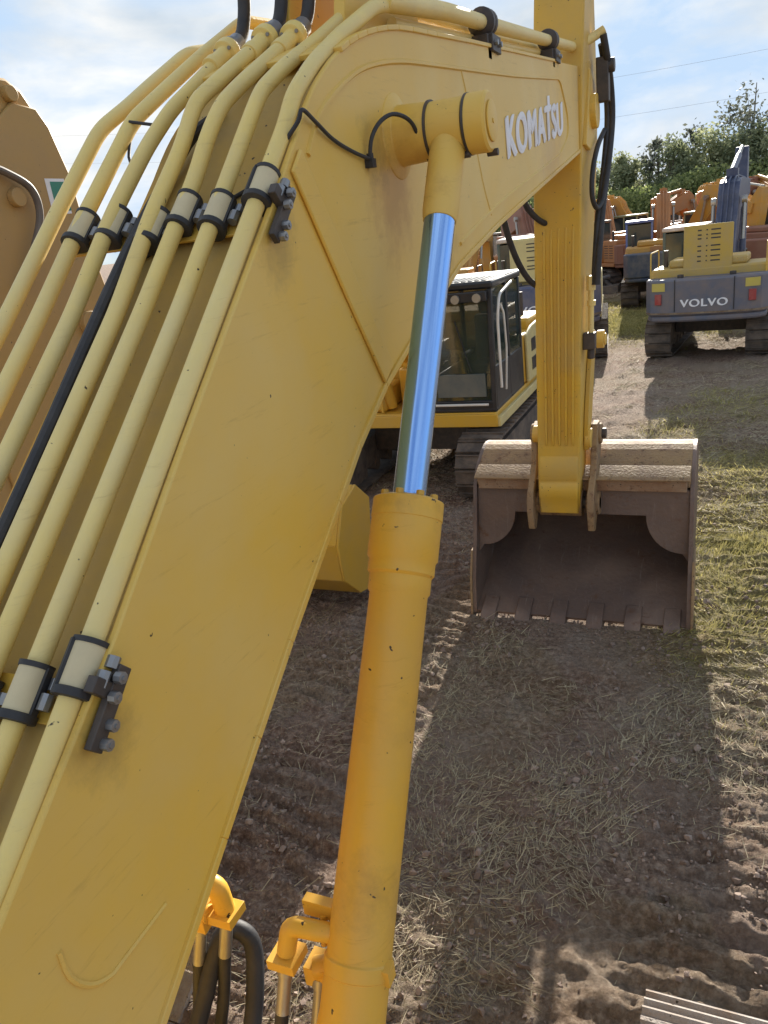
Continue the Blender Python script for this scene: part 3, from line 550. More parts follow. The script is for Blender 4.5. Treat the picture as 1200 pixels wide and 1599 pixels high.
w = MB(); w.box(-.93, -.84, 6.66, 6.76, 4.20, 4.50); w.cyl((-.93, 6.72, 4.44), (-.80, 6.72, 4.44), .05, 12); w.prism([(6.50, 4.38), (6.66, 4.62), (6.72, 4.5), (6.72, 4.2)], -.985, -.97); w.build('hose_bracket', STEELD, EX, bevel=.008)
w = MB(); w.prism([(6.52, 4.42), (6.70, 4.62), (6.84, 4.40), (6.80, 4.30)], -.99, -.965); w.prism([(6.3, 3.9), (6.55, 4.42), (6.86, 4.33), (6.9, 4.1), (6.78, 3.95), (6.5, 3.87)], -.985, -.955); w.cyl((-.96, 6.62, 4.14), (-.915, 6.62, 4.14), .12, 28); w.build('boom_tip_plate', YEL, boom, bevel=.006)
# ---- bucket
BX0, BX1 = -2.05, -.20
shell = [(6.50, 1.19), (6.56, 1.29), (6.74, 1.40), (6.98, 1.46), (7.28, 1.36), (7.44, 1.14), (7.42, .86), (7.26, .62), (7.0, .42), (6.72, .26), (6.45, .12), (6.2, .015)]
bk = MB()
def offs(pl, t):
    o = []
    for i, p in enumerate(pl):
        a = Vector(pl[max(i-1, 0)]); b = Vector(pl[min(i+1, len(pl)-1)]); tt = (b-a).normalized(); o.append(tuple(Vector(p)+Vector((tt.y, -tt.x))*t))
    return o
sp = [tuple(p) for p in [(v.x, v.y) for v in smoothpath([(a, b, 0) for a, b in shell], 3)]]
si = offs(sp, .028)
for i in range(len(sp)-1): bk.prism([sp[i], sp[i+1], si[i+1], si[i]], BX0, BX1)
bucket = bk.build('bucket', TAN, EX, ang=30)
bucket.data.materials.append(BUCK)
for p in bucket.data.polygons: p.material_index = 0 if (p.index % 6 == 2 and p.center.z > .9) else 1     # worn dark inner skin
sidep = [(6.48, 1.19)]+sp[1:-1]+[(6.17, .02), (6.22, .35), (6.36, .75), (6.44, 1.05)]
for x0, x1 in ((BX0-.03, BX0+.006), (BX1-.006, BX1+.03)):
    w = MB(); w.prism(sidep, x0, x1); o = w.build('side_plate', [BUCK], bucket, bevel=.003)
for x0, x1 in ((BX0-.048, BX0-.028), (BX1+.028, BX1+.048)):
    w = MB(); w.prism([(6.15, .0), (6.45, .03), (6.62, .4), (6.60, .62), (6.3, .6), (6.20, .35)], x0, x1); w.build('side_cutter', TAN, bucket, bevel=.004)
w = MB(); w.prism([(6.40, 1.285), (6.405, 1.27), (6.50, 1.28), (6.62, 1.325), (6.60, 1.352), (6.52, 1.33)], BX0+.004, BX1-.004); w.build('top_lip', TAN, bucket, bevel=.006)
w = MB(); w.box(BX0+.03, BX1-.03, 6.445, 6.53, 1.165, 1.285); w.build('upper_rail', RAIL, bucket, bevel=.006)
# dark inner face plate with arched lower edge
def arch(xa, xb):
    pts = [(xa, 1.168), (xb, 1.168)]; n = 10
    pts += [(xb, .55)]+[(xb-.05-.30*math.sin(k/n*math.pi/2), .94-.32*math.cos(k/n*math.pi/2)) for k in range(n+1)]
    pts += [(xa+.05+.30*math.sin(k/n*math.pi/2), .94-.32*math.cos(k/n*math.pi/2)) for k in range(n, -1, -1)]+[(xa, .55)]
    return pts
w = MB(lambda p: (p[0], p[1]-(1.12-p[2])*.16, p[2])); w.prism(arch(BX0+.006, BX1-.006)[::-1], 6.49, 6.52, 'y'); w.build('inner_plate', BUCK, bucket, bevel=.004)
def ear(x, t=.028):
    w = MB(); w.prism([(6.26, .86), (6.33, .84), (6.46, .98), (6.56, 1.10), (6.80, 1.56), (6.78, 1.66), (6.70, 1.73), (6.60, 1.72), (6.53, 1.62), (6.47, 1.40), (6.38, 1.30), (6.26, 1.20), (6.22, 1.05)], x-t, x+t)
    w.cyl((x-.055, 6.44, 1.06), (x+.055, 6.44, 1.06), .105, 24); w.cyl((x-.05, 6.67, 1.62), (x+.05, 6.67, 1.62), .09, 24); return w.build('hinge_ear', TAN, bucket, bevel=.008)
ear(-1.50); ear(-.985)
w = MB(); w.cyl((-1.56, 6.44, 1.06), (-.93, 6.44, 1.06), .05, 18); w.build('hinge_pin', STEELD, bucket)
w = MB(); w.cyl((-1.56, 6.67, 1.62), (-.90, 6.67, 1.62), .045, 18); w.build('hinge_pin', STEELD, bucket)
for k in range(6):
    x = BX0+.12+(BX1-BX0-.24)*k/5; w = MB(); w.prism([(6.36, .125), (6.24, .085), (6.14, .04), (6.10, -.01), (6.12, -.03), (6.24, .0), (6.36, .04)], x-.07, x+.07); w.build('tooth', BUCK, bucket, bevel=.008)
# ---- own undercarriage: only the right track's front reaches the picture
def track_path(L, r, n):
    per = 2*L+2*math.pi*r; out = []
    for k in range(n):
        s = per*k/n
        if s < L: out.append((s-L/2, r, 0.))
        elif s < L+math.pi*r: a = (s-L)/r; out.append((L/2+r*math.sin(a), r*math.cos(a), -a))
        elif s < 2*L+math.pi*r: out.append((L/2-(s-L-math.pi*r), -r, math.pi))
        else: a = (s-2*L-math.pi*r)/r; out.append((-L/2-r*math.sin(a), -r*math.cos(a), math.pi-a))
    return out
def make_track(cx, w, L, r, n, mat, parent, grous=2):
    mb = MB()
    for (y, z, a) in track_path(L, r, n):
        M = Matrix.Translation((cx, y, z+r+.03)) @ Matrix.Rotation(a, 4, 'X'); pit = (2*L+2*math.pi*r)/n
        mb.box(-w/2, w/2, -pit*.47, pit*.47, -.02, .01, M)
        for q in range(grous): yy = (-.40+.8*q/(max(grous-1, 1)))*pit if grous > 1 else 0; mb.box(-w/2, w/2, yy-.008, yy+.008, .01, .035, M)
    return mb.build('crawler_track', mat, parent)
tr = make_track(.13, .62, 3.5, .44, 44, TRKN, EX, 3); tr.location = (0, .02, 0)
tr2 = make_track(-2.61, .62, 3.5, .44, 44, TRKN, EX, 3); tr2.location = (0, .02, 0)
for cx in (.13, -2.61):
    w = MB(); w.box(cx-.2, cx+.2, -1.7, 1.7, .2, .72)
    for k in range(7): w.cyl((cx-.22, -1.5+k*.5, .2), (cx+.22, -1.5+k*.5, .2), .11, 14)
    w.cyl((cx-.12, 1.75, .47), (cx+.12, 1.75, .47), .38, 24); w.cyl((cx-.12, -1.75, .47), (cx+.12, -1.75, .47), .36, 24); w.build('track_frame', YEL3, EX)
w = MB(); w.box(-2.3, -.2, -.9, .9, .55, .9); w.cyl((-1.24, 0, .85), (-1.24, 0, 1.12), .65, 32); w.box(-1.75, -.73, -.35, .45, 1.12, 1.75); w.box(-2.6, .2, -2.6, .35, 1.1, 1.25); w.box(-2.5, .1, -2.55, -.6, 1.25, 1.72)
w.box(-1.72, -1.52, .3, 1.05, 1.1, 1.35); w.box(-.98, -.72, .3, 1.05, 1.1, 1.35); w.build('revolving_frame', YEL3, EX, bevel=.02)
# ================================================================ generic excavator
def exc(label, loc, rz, house, boomc, cwc=None, cabc=None, sc=.93, pose=None, cat='excavator', group='excavators parked in rows in the yard', text=None, lamps=False, hood='vent', tex_w=1.0, detail=False, trk=TRK, roofm=None):
    cwc = cwc or house; cabc = cabc or house
    T = thing('excavator', label, cat, loc, rz, group, sc)
    for sx in (-1.12, 1.12):
        tk = make_track(sx, .6, 3.1, .43, 42, trk, T, 2); w = MB(); w.box(sx-.2, sx+.2, -1.5, 1.5, .25, .7)
        for k in range(6): w.cyl((sx-.22, -1.3+k*.52, .22), (sx+.22, -1.3+k*.52, .22), .1, 12)
        for yy in (-1.56, 1.56): w.cyl((sx-.24, yy, .46), (sx+.24, yy, .46), .33, 20)
        w.build('track_frame', TRK, tk)
    w = MB(); w.box(-.9, .9, -.75, .75, .45, .85); w.cyl((0, 0, .8), (0, 0, 1.05), .62, 28); w.build('chassis', STEELD, T)
    w = MB(); w.box(-1.3, 1.3, -2.1, 1.4, 1.03, 1.18); w.box(-.28, .32, -.6, .9, 1.18, 1.75); w.box(-.24, -.14, .0, .75, 1.7, 2.05); w.box(.20, .30, .0, .75, 1.7, 2.05); w.build('revolving_frame', house, T, bevel=.02)
    w = MB(); w.box(.36, 1.3, -1.0, .55, 1.183, 1.98); w.box(.42, 1.26, .56, 1.3, 1.183, 1.55); w.build('tank_box', house, T, bevel=.05)
    w = MB(); w.box(-1.3, -.32, -1.1, -.42, 1.183, 1.95); w.build('side_box', house, T, bevel=.05)
    w = MB(); w.box(-1.24, 1.24, -2.15, -1.12, 1.183, 2.12); w.box(-.85, .80, -2.10, -1.15, 2.12, 2.30); hd = w.build('engine_hood', house, T, bevel=.05)
    if hood == 'open':
        M4 = Matrix.Translation((-.02, -2.12, 2.0)) @ Matrix.Rotation(R(-4), 4, 'X')
        w = MB(); w.box(-.52, .52, -.03, .03, 0, 1.02, M4); pn = w.build('raised_hood_panel', house, T, bevel=.02)
        w = MB()
        for j, zz in enumerate((.90, .80, .72, .56, .46, .34, .24)):
            for xa, xb in ((-.22, -.14), (-.04, -.01), (.06, .26)): w.box(xa, xb, -.036, -.03, zz-.014, zz+.014, M4)
        w.build('vent_slot', BLK, pn)
    else:
        w = MB()
        for zz in (1.4, 1.5, 1.6, 1.7, 1.8, 1.9):
            for yy in (-1.95, -1.55): 
                for sx in (-1, 1): w.box(sx*1.243-.002, sx*1.243+.002, yy, yy+.3, zz-.015, zz+.015)
        w.build('vent_slot', BLK, hd)
        if hood == 'tall':
            w = MB(); w.box(-.75, 1.15, -2.35, -1.3, 2.0, 2.98); pn = w.build('raised_hood_panel', house, T, bevel=.04); w = MB()
            for zz in (2.85, 2.77, 2.69, 2.55, 2.48, 2.36, 2.29):
                for xa in (-.35, .0): w.box(xa, xa+.26, -2.356, -2.349, zz-.012, zz+.012)
            w.build('vent_slot', BLK, pn)
    # counterweight
    cwp = [(-1.3, -2.12), (-1.3, -2.4), (-1.16, -2.62), (-.8, -2.72), (-.4, -2.76), (.4, -2.76), (.8, -2.72), (1.16, -2.62), (1.3, -2.4), (1.3, -2.12)]
    w = MB(); w.prism(cwp, 1.12, 1.93, 'z'); w.prism([(x*.97, y*.985-.02) for x, y in cwp], .98, 1.118, 'z'); cw = w.build('counterweight', cwc, T, bevel=.045, ang=25)
    if text:
        M4 = Matrix(((1, 0, 0, 0), (0, 0, -1, -2.765), (0, 1, 0, 1.40), (0, 0, 0, 1))); text_mesh('lettering', text, M4, tex_w, .17, WHT, cw, depth=.006)
    if lamps:
        for sx in (-.55, .55): w = MB(); w.cyl((sx, -2.4, 1.93), (sx, -2.4, 2.0), .07, 14); w.build('lifting_eye', STEELD, cw, bevel=.01)
        w = MB(); w.prism([(x*1.004, y*1.002-.003) for x, y in cwp], 1.16, 1.20, 'z'); w.build('wear_strip', paint('brown_wear_strip', (.14, .09, .06), .8, .5, 6, rust=.3), cw)
        for sx in (-.62, .62): w = MB(); w.box(sx-.008, sx+.008, -2.752, -2.72, 1.22, 1.92); w.build('panel_gap', BLK, cw)
        w = MB(); w.tube(roundpath([(-1.22, -2.3, 1.93), (-1.22, -2.3, 2.5), (-1.22, -1.3, 2.5), (-1.22, -1.3, 2.1)], .1), .018, 8); w.build('handrail', YEL3, T)
        w = MB(); w.tube(roundpath([(1.2, -2.2, 1.93), (1.2, -2.2, 2.55), (1.2, -1.0, 2.55), (1.2, -1.0, 2.0)], .1), .018, 8); w.build('handrail', YEL3, T)
        w = MB(); w.box(-1.22, -1.19, -2.1, -1.2, 1.3, 2.0); w.build('latch_panel', STEELD, hd)
        for sx in (-1, 1):
            c = Matrix.Translation((sx*.98, -2.675, 0)) @ Matrix.Rotation(sx*R(13), 4, 'Z')
            w = MB(); w.box(-.075, .075, -.035, .0, 1.38, 1.62, c); w.build('tail_lamp', RED, cw, bevel=.01)
            w = MB(); w.box(-.15, .15, -.012, .0, 1.68, 1.86, c); w.build('reflector_sticker', paint('yellow_sticker', (.55, .45, .08), .4, .2), cw)
    # cab: pillars, roof, sills, glass
    cx0, cx1, y0, y1, z0, z1 = -1.3, -.34, -.35, 1.38, 1.183, 2.95
    w = MB(); q = .07
    for (x, y, yt) in ((cx0, y0, y0), (cx1-q, y0, y0), (cx0, y1-q, y1-q-.12), (cx1-q, y1-q, y1-q-.12)):
        n4 = [(x, y), (x+q, y), (x+q, y+q), (x, y+q)]; t4 = [(x, yt), (x+q, yt), (x+q, yt+q), (x, yt+q)]
        w.add([(a, b, z0) for a, b in n4]+[(a, b, z1-.1) for a, b in t4], [(3, 2, 1, 0), (4, 5, 6, 7), (0, 1, 5, 4), (1, 2, 6, 5), (2, 3, 7, 6), (3, 0, 4, 7)])
    w.box(cx0, cx0+q-.01, .42, .50, z0, z1-.1); w.box(cx0+.003, cx0+.05, y0, y1-.1, z0, z0+.62); w.box(cx1-.05, cx1-.003, y0, y1-.1, z0, z0+.5); w.box(cx0+.01, cx1-.01, y0+.003, y0+.05, z0, z0+.65); w.box(cx0+.05, cx1-.05, y1-.06, y1-.01, z0, z0+.16)
    w.box(cx0, cx1, y0, y1, z0-.001, z0+.05)
    cab = w.build('cab', cabc, T, bevel=.012)
    w = MB(); w.box(cx0-.02, cx1+.02, y0-.02, y1-.10, z1-.10, z1); w.build('cab_roof', roofm or cabc, cab, bevel=.03)
    w = MB(); w.box(cx0+.015, cx0+.025, y0+.08, y1-.12, z0+.6, z1-.12); w.build('side_window', GLD if not detail else GLS, cab)
    w = MB(); w.box(cx1-.025, cx1-.015, y0+.08, y1-.12, z0+.5, z1-.12); w.build('side_window', GLD if not detail else GLS, cab)
    w = MB(); w.box(cx0+.07, cx1-.07, y0+.015, y0+.025, z0+.65, z1-.14); w.build('rear_window', GLD if not detail else GLS, cab)
    w = MB(); w.add([(cx0+.07, y1-.04, z0+.16), (cx1-.07, y1-.04, z0+.16), (cx1-.07, y1-.16, z1-.12), (cx0+.07, y1-.16, z1-.12), (cx0+.07, y1-.05, z0+.16), (cx1-.07, y1-.05, z0+.16), (cx1-.07, y1-.17, z1-.12), (cx0+.07, y1-.17, z1-.12)], [(0, 1, 2, 3), (7, 6, 5, 4), (0, 4, 5, 1), (1, 5, 6, 2), (2, 6, 7, 3), (3, 7, 4, 0)]); w.build('windscreen', GLD if not detail else GLS, cab)
    # boom, arm, bucket
    P = pose or dict(foot=(.45, 1.9), knee=(2.1, 3.75), tip=(5.3, 3.55), top=(5.75, 4.35), end=(4.95, 1.35), buck=-40)
    f, k, t, at_, en = [Vector(P[q]) for q in ('foot', 'knee', 'tip', 'top', 'end')]
    pts = [f, f.lerp(k, .35)+Vector((0, .0)), f.lerp(k, .8), k+(k-(f+t)/2)*.12, k.lerp(t, .25)+Vector((0, .1)), k.lerp(t, .65)+Vector((0, .03)), t]; th = [.42, .62, .78, .80, .70, .55, .36]
    cl = [(v.x, v.y) for v in smoothpath([(p.x, p.y, 0) for p in pts], 3)]; tt = np.interp(np.linspace(0, 6, len(cl)), range(7), th)
    w = MB(); w.prism(ribbon(cl, tt)[::-1], -.23, .27); bo = w.build('boom', boomc, T, bevel=.015, ang=30)
    w = MB()
    for xx in (-.12, .0, .12): w.tube([(xx+.02, a-(0.0), b) for a, b in [tuple(Vector(p)+(Vector((-(Vector(cl[min(i+1, len(cl)-1)])-Vector(cl[max(i-1, 0)])).normalized().y, (Vector(cl[min(i+1, len(cl)-1)])-Vector(cl[max(i-1, 0)])).normalized().x))*(tt[i]/2+.05))) for i, p in enumerate(cl)]], .022, 8)
    w.build('hydraulic_pipe', boomc, bo)
    m = Vector(cl[8])
    for xx in (-.36, .38):
        w = MB(); a = Vector((xx, 1.15, 1.25)); b = Vector((xx, m.x, m.y)); w.cyl(a, a.lerp(b, .55), .085, 16); cy = w.build('boom_cylinder', boomc, T)
        w = MB(); w.cyl(a.lerp(b, .55), b, .048, 14); w.cyl(b-Vector((.06, 0, 0)), b+Vector((.06, 0, 0)), .1, 16); w.build('cylinder_rod', SILV, cy)
    d = (en-at_).normalized()
    w = MB(); w.prism(ribbon([tuple(at_), tuple(t+Vector((.06, .12))), tuple(t-Vector((0, .35))), tuple(en)], [.18, .62, .58, .28]), -.15, .19); w.build('arm', boomc, T, bevel=.015)
    a = Vector((.02, cl[11][0], cl[11][1]+.55)); b = Vector((.02, at_.x, at_.y)); w = MB(); w.cyl(a, a.lerp(b, .6), .085, 16); w.box(-.12, .16, a.y-.15, a.y+.15, a.z-.5, a.z+.05); cy = w.build('arm_cylinder', boomc, T); w = MB(); w.cyl(a.lerp(b, .6), b, .05, 12); w.build('cylinder_rod', SILV, cy)
    A = R(P['buck']); ca, sa = math.cos(A), math.sin(A)
    bp = [(0, 0), (.25, .28), (.62, .22), (.86, -.10), (.88, -.5), (.62, -.82), (.2, -.98), (.06, -.95), (.16, -.5)]
    rot = lambda p: (en.x+p[0]*ca-p[1]*sa, en.y+p[0]*sa+p[1]*ca)
    w = MB(); q = [rot(p) for p in bp]; bw = P.get('bw', .57); w.prism(q, -bw, .03-bw); w.prism(q, bw-.03, bw); sh = q[1:7]; ctr = Vector(rot((.4, -.4)))
    for i in range(len(sh)-1):
        s0, s1 = Vector(sh[i]), Vector(sh[i+1]); w.prism([tuple(s0), tuple(s1), tuple(s1+(ctr-s1)*.05), tuple(s0+(ctr-s0)*.05)], .03-bw, bw-.03)
    w.box(-.12, -.08, en.x-.02, en.x+.3, en.y-.1, en.y+.2); w.build('bucket', boomc if P.get('bc') is None else P['bc'], T, bevel=.008)
    w = MB(); w.cyl((-1.0, -1.6, 2.1), (-1.0, -1.6, 2.5), .05, 12); w.build('exhaust', STEELD, T)
    # handrails
    w = MB(); w.tube(roundpath([(1.2, 1.2, 1.55), (1.2, 1.2, 2.3), (1.2, .45, 2.3), (1.2, .45, 1.98)], .1), .02, 8); w.build('handrail', STEELD, T); w = MB(); w.tube(roundpath([(.5, 1.25, 1.55), (.5, 1.25, 2.2), (.5, .5, 2.2), (.5, .5, 1.98)], .1), .02, 8); w.build('handrail', STEELD, T)
    return T, cab, hd
HYEL = paint('second_machine_yellow', (.62, .36, .03), .42, .2, 3, dustcol=(.45, .32, .15))
CREAM = paint('cream_yellow_panel', (.62, .52, .22), .45, .25, 3)
VY = paint('muted_yellow_panel', (.52, .34, .05), .5, .35, 3, spots=.04)
VB = paint('slate_blue_paint', (.10, .12, .17), .5, .5, 2.5, dustcol=(.24, .18, .15), bump=.1, rust=.08)
stain(YEL2, [((-.82, 1.94, 2.76), .13, (.16, .10, .04), .6), ((-.82, 1.36, 1.88), .13, (.20, .12, .04), .6), ((-.82, 1.6, 2.25), .10, (.36, .20, .05), .5)])
VBB = paint('deep_blue_boom', (.028, .042, .10), .4, .3, 3, dustcol=(.2, .2, .24))
GRC = paint('dark_green_cab', (.05, .085, .075), .45, .3, 3)
PROOF = paint('dirty_pale_roof', (.62, .52, .46), .6, .4, 5, dustcol=(.4, .28, .2))
# ---- second machine, facing us
T2, cab2, hd2 = exc('yellow excavator with black glazed cab facing the camera, directly behind the chrome rod', (-3.88, 10.85, 0), R(180), HYEL, HYEL, CREAM, BLK, .93, dict(foot=(.45, 1.9), knee=(2.0, 3.1), tip=(4.2, 3.0), top=(4.5, 3.7), end=(4.65, 1.1), buck=-8, bc=HYEL, bw=.75), detail=True)
w = MB(); w.box(-1.05, -.6, -.2, .32, 1.5, 1.68); w.box(-1.05, -.6, -.28, -.14, 1.62, 2.35); w.box(-.97, -.68, -.26, -.14, 2.36, 2.62); w.box(-1.15, -1.06, -.1, .4, 1.75, 1.85); w.box(-.59, -.5, -.1, .4, 1.75, 1.85); w.cyl((-.83, .05, 1.2), (-.83, .05, 1.5), .12, 12); w.build('seat', SEAT, cab2, bevel=.04)
w = MB(); w.tube([(-1.2, 1.42, 1.30), (-.42, 1.42, 1.30)], .018, 8); w.build('front_rail', WROOF, cab2)
w = MB(); w.box(-1.25, -.39, 1.28, 1.38, 2.70, 2.83); w.build('brow_panel', BLK, cab2, bevel=.01)
w = MB()
for k in range(3): w.cyl((-1.13+.3*k, 1.38, 2.75), (-1.13+.3*k, 1.42, 2.75), .06, 14)
w.build('work_lamp', SILV, cab2)
w = MB(); w.box(-1.30, -.34, -.34, .48, 2.951, 2.962); w.box(-1.30, -.34, .48, 1.25, 2.951, 2.957); w.build('roof_panel', WROOF, cab2, bevel=.003)
w = MB()
for k in range(9): w.box(-1.22+.095*k, -1.16+.095*k, .55, 1.22, 2.945, 2.966)
w.build('roof_louvre', BLK, cab2)
w = MB(); w.tube(roundpath([(-1.36, 1.25, 1.5), (-1.36, 1.25, 2.45), (-1.36, 1.10, 2.75), (-1.36, .4, 2.85)], .12), .02, 8); w.build('handrail', WROOF, cab2); w = MB(); w.tube(roundpath([(-1.33, .9, 1.4), (-1.37, .9, 2.0), (-1.37, .95, 2.5), (-1.33, .95, 2.6)], .06), .016, 8); w.build('handrail', WROOF, cab2)
w = MB(); w.tube([(-.95, 1.30, 1.75), (-.75, 1.27, 2.45)], .01, 6); w.build('wiper', BLK, cab2)
w = MB(); w.box(-1.16, -.45, 1.32, 1.36, 1.40, 1.72); w.build('lower_pane_sticker', paint('grey_sticker', (.08, .10, .10), .5, .2), cab2)
w = MB(); w.box(-1.36, -1.30, -2.2, 1.42, .98, 1.12); w.build('side_skirt', CREAM, T2, bevel=.01); w = MB(); w.box(-1.32, 1.32, 1.40, 1.44, .98, 1.16); w.build('front_skirt', HYEL, T2, bevel=.01)
w = MB(); w.prism([(-2.2, 1.2), (-.45, 1.2), (-.45, 1.95), (-.8, 2.05), (-2.0, 2.1), (-2.2, 1.95)], -1.36, -1.305); sp2 = w.build('side_panel', CREAM, T2, bevel=.02)
w = MB()
for yy in (-1.9, -1.45, -1.0):
    for zz in (1.35, 1.65): w.box(-1.366, -1.359, yy, yy+.3, zz, zz+.2)
w.build('vent_opening', BLK, sp2)
w = MB(); w.box(.7, 1.25, .6, 1.38, 1.56, 1.75); w.tube(roundpath([(.45, 1.35, 1.2), (.45, 1.35, 1.9), (1.2, 1.35, 1.9), (1.2, 1.35, 1.2)], .08), .02, 8); w.build('front_step', HYEL, T2)
# ---- Volvo-type machines seen from behind
VP = dict(foot=(.45, 1.9), knee=(1.7, 3.42), tip=(4.3, 3.7), top=(4.3, 4.75), end=(4.6, 1.5), buck=-60, bc=BUCK)
exc('excavator at right with slate counterweight, red tail lamps and upright yellow hood panel', (-.12, 20.25, 0), R(-6), VY, VBB, VB, GRC, .93, VP, text='VOLVO', lamps=True, hood='open', tex_w=1.0, roofm=PROOF)
exc('excavator with blue counterweight and louvred cream hood, mostly hidden behind the black cab', (-4.1, 20.6, 0), R(7), CREAM, VBB, paint('navy_counterweight', (.05, .07, .16), .5, .3, 3), GRC, .98, VP, text='VOLVO', lamps=True, hood='tall', tex_w=1.1, roofm=PROOF)
# ---- neighbour at far left: tall tan boom
NB = thing('excavator', 'tan excavator at the left edge, only its tall boom with green sticker showing', 'excavator', (-4.55, 1.0, 0), 0, 'excavators parked in rows in the yard')
xo, yo = -4.55, 1.0
def nbp(pts): return [(a-yo, b) for a, b in pts]
w = MB(); w.prism(nbp([(1.2, 1.5), (3.2, 4.2), (4.1, 4.70), (4.33, 4.70), (4.44, 4.64), (4.50, 4.55), (4.60, 4.44), (4.70, 4.1), (4.75, 3.6), (5.0, 2.6), (5.1, 1.6), (4.6, 1.0), (3.4, 2.0), (2.6, 2.0), (1.6, 1.2)]), -.25, .22); nbm = w.build('boom', TANB, NB, bevel=.02)
w = MB(); w.prism(nbp([(3.4, 3.3), (3.7, 4.1), (4.3, 4.55), (4.50, 4.53), (4.58, 4.42), (4.68, 4.1), (4.72, 3.6), (4.95, 2.5), (3.5, 2.0)]), .22, .25); w.build('side_plate', TANB, nbm, bevel=.01)
for a_, y_, z_, r_2 in ((.22, 4.31, 4.60, .05), (.25, 4.12, 3.97, .06), (.25, 4.5, 3.1, .09)): w = MB(); w.cyl((a_, y_-yo, z_), (a_+.05, y_-yo, z_), r_2, 18); w.build('pin', TANB, nbm, bevel=.005)
w = MB(); w.box(.251, .253, 4.42-yo, 4.60-yo, 3.86, 4.09); st = w.build('sticker', WHT, nbm); w = MB(); w.box(.2535, .255, 4.46-yo, 4.60-yo, 3.88, 4.07); w.build('sticker_print', GRN, st)
w = MB(); w.tube(smoothpath([(.30, 3.9-yo, 4.16), (.30, 4.05-yo, 4.12), (.31, 4.22-yo, 4.02), (.31, 4.24-yo, 3.85), (.31, 4.10-yo, 3.62), (.31, 3.95-yo, 3.4)], 6), .025, 10); w.build('hose', paint('grey_hose', (.10, .085, .08), .5, .3), NB)
for sx in (-1.12, 1.12): make_track(sx, .6, 3.1, .43, 42, TRK, NB, 2)
w = MB(); w.box(-1.3, 1.3, -2.6, .9, 1.0, 1.9); w.box(-1.3, -.35, -.4, 1.3, 1.9, 2.9); w.box(-.8, .8, -.8, .8, .5, 1.0); w.build('house', TANB, NB, bevel=.04)
# ---- machines further back
ORG = paint('orange_paint', (.48, .19, .05), .5, .5, 2, dustcol=(.38, .2, .1)); RBR = paint('red_brown_paint', (.25, .10, .06), .55, .45, 2, dustcol=(.3, .16, .1))
DRK = paint('dark_grey_paint', (.06, .06, .07), .5, .4, 2); TEAL = paint('teal_cab_paint', (.05, .22, .26), .5, .35, 2); OLV = paint('pale_green_paint', (.28, .34, .18), .55, .4, 2)
YOR = paint('amber_yellow_paint', (.62, .30, .03), .5, .3, 2); BLC = paint('blue_cab_paint', (.09, .15, .40), .4, .3, 2); NVY = paint('dark_navy_paint', (.035, .055, .10), .5, .35, 2)
T3, c3, h3 = exc('excavator with blue cab, amber hood and dark navy rear just right of the black hoses', (-2.0, 29.6, 0), R(4), YOR, ORG, NVY, BLC, .93, dict(foot=(.45, 1.9), knee=(2.1, 3.3), tip=(4.6, 2.9), top=(4.8, 3.6), end=(4.6, 1.3), buck=-40))
w = MB(); w.box(-.42, .42, -2.175, -2.152, 1.955, 2.10); w.build('badge_panel', ORG, h3)
BG = [
 ('orange excavator with a dark roof standing behind the blue cab', (-4.4, 36, 0), 38, ORG, ORG, RBR, DRK, None),
 ('orange excavator whose folded boom rises left of the upright yellow panel', (-1.55, 33.5, 0), 222, ORG, YOR, ORG, OLV, dict(foot=(.45, 1.9), knee=(1.9, 3.4), tip=(4.0, 2.9), top=(4.3, 3.6), end=(3.9, 1.3), buck=-40)),
 ('amber boomed excavator with pale green roof in the middle of the back rows', (-3.6, 42, 0), 60, ORG, YOR, RBR, OLV, None),
 ('excavator with teal cab peeking out left of the blue boom', (-.1, 34.5, 0), -28, ORG, RBR, DRK, TEAL, None),
 ('dusty orange excavator with pale cab roof behind the teal cab', (-.9, 44, 0), 150, ORG, ORG, RBR, WROOF, None),
 ('red brown excavator right of the blue boom near the frame edge', (2.0, 31, 0), -40, RBR, RBR, RBR, RBR, None),
 ('pale roofed excavator at the right edge below the trees', (3.0, 44, 0), 100, ORG, ORG, DRK, WROOF, None),
 ('dark cabbed red excavator in the last row under the tree line', (-2.0, 54, 0), 250, RBR, ORG, RBR, DRK, None),
 ('red excavator seen in the gap between the boom and the arm', (-6.0, 28.5, 0), 30, RBR, RBR, RBR, RBR, None),
 ('orange excavator behind the red one in the gap under the boom', (-8.8, 35, 0), -60, ORG, ORG, ORG, DRK, None),
 ('yellow excavator left of the cream hood in the gap under the boom', (-7.6, 24.0, 0), 3, YOR, YOR, YOR, YOR, None),
 ('rusty orange excavator beyond the black hoses in the second row', (-6.2, 44, 0), 120, ORG, RBR, ORG, RBR, None),
 ('grey green roofed excavator in the far row beneath the low trees', (-6.6, 56, 0), 70, OLV, ORG, ORG, OLV, None),
 ('amber excavator with blue cab far back between the teal cab and the blue boom', (.9, 56, 0), 30, YOR, YOR, ORG, BLC, None),
 ('amber excavator with dark cab close behind the black hoses', (-4.9, 39.5, 0), 18, YOR, ORG, ORG, DRK, None),
 ('red brown excavator with white cab roof left of the tallest tree', (-1.9, 47, 0), -20, RBR, YOR, RBR, WROOF, None),
 ('amber excavator with raised boom just left of the blue boom', (.35, 39, 0), 200, YOR, YOR, ORG, DRK, None),
 ('orange excavator with teal cab at the right frame edge', (2.6, 37.5, 0), 25, ORG, ORG, RBR, TEAL, None),
 ('blue cabbed orange excavator in the last row behind the hoses', (-8.0, 50, 0), 5, ORG, RBR, ORG, BLC, None),
]
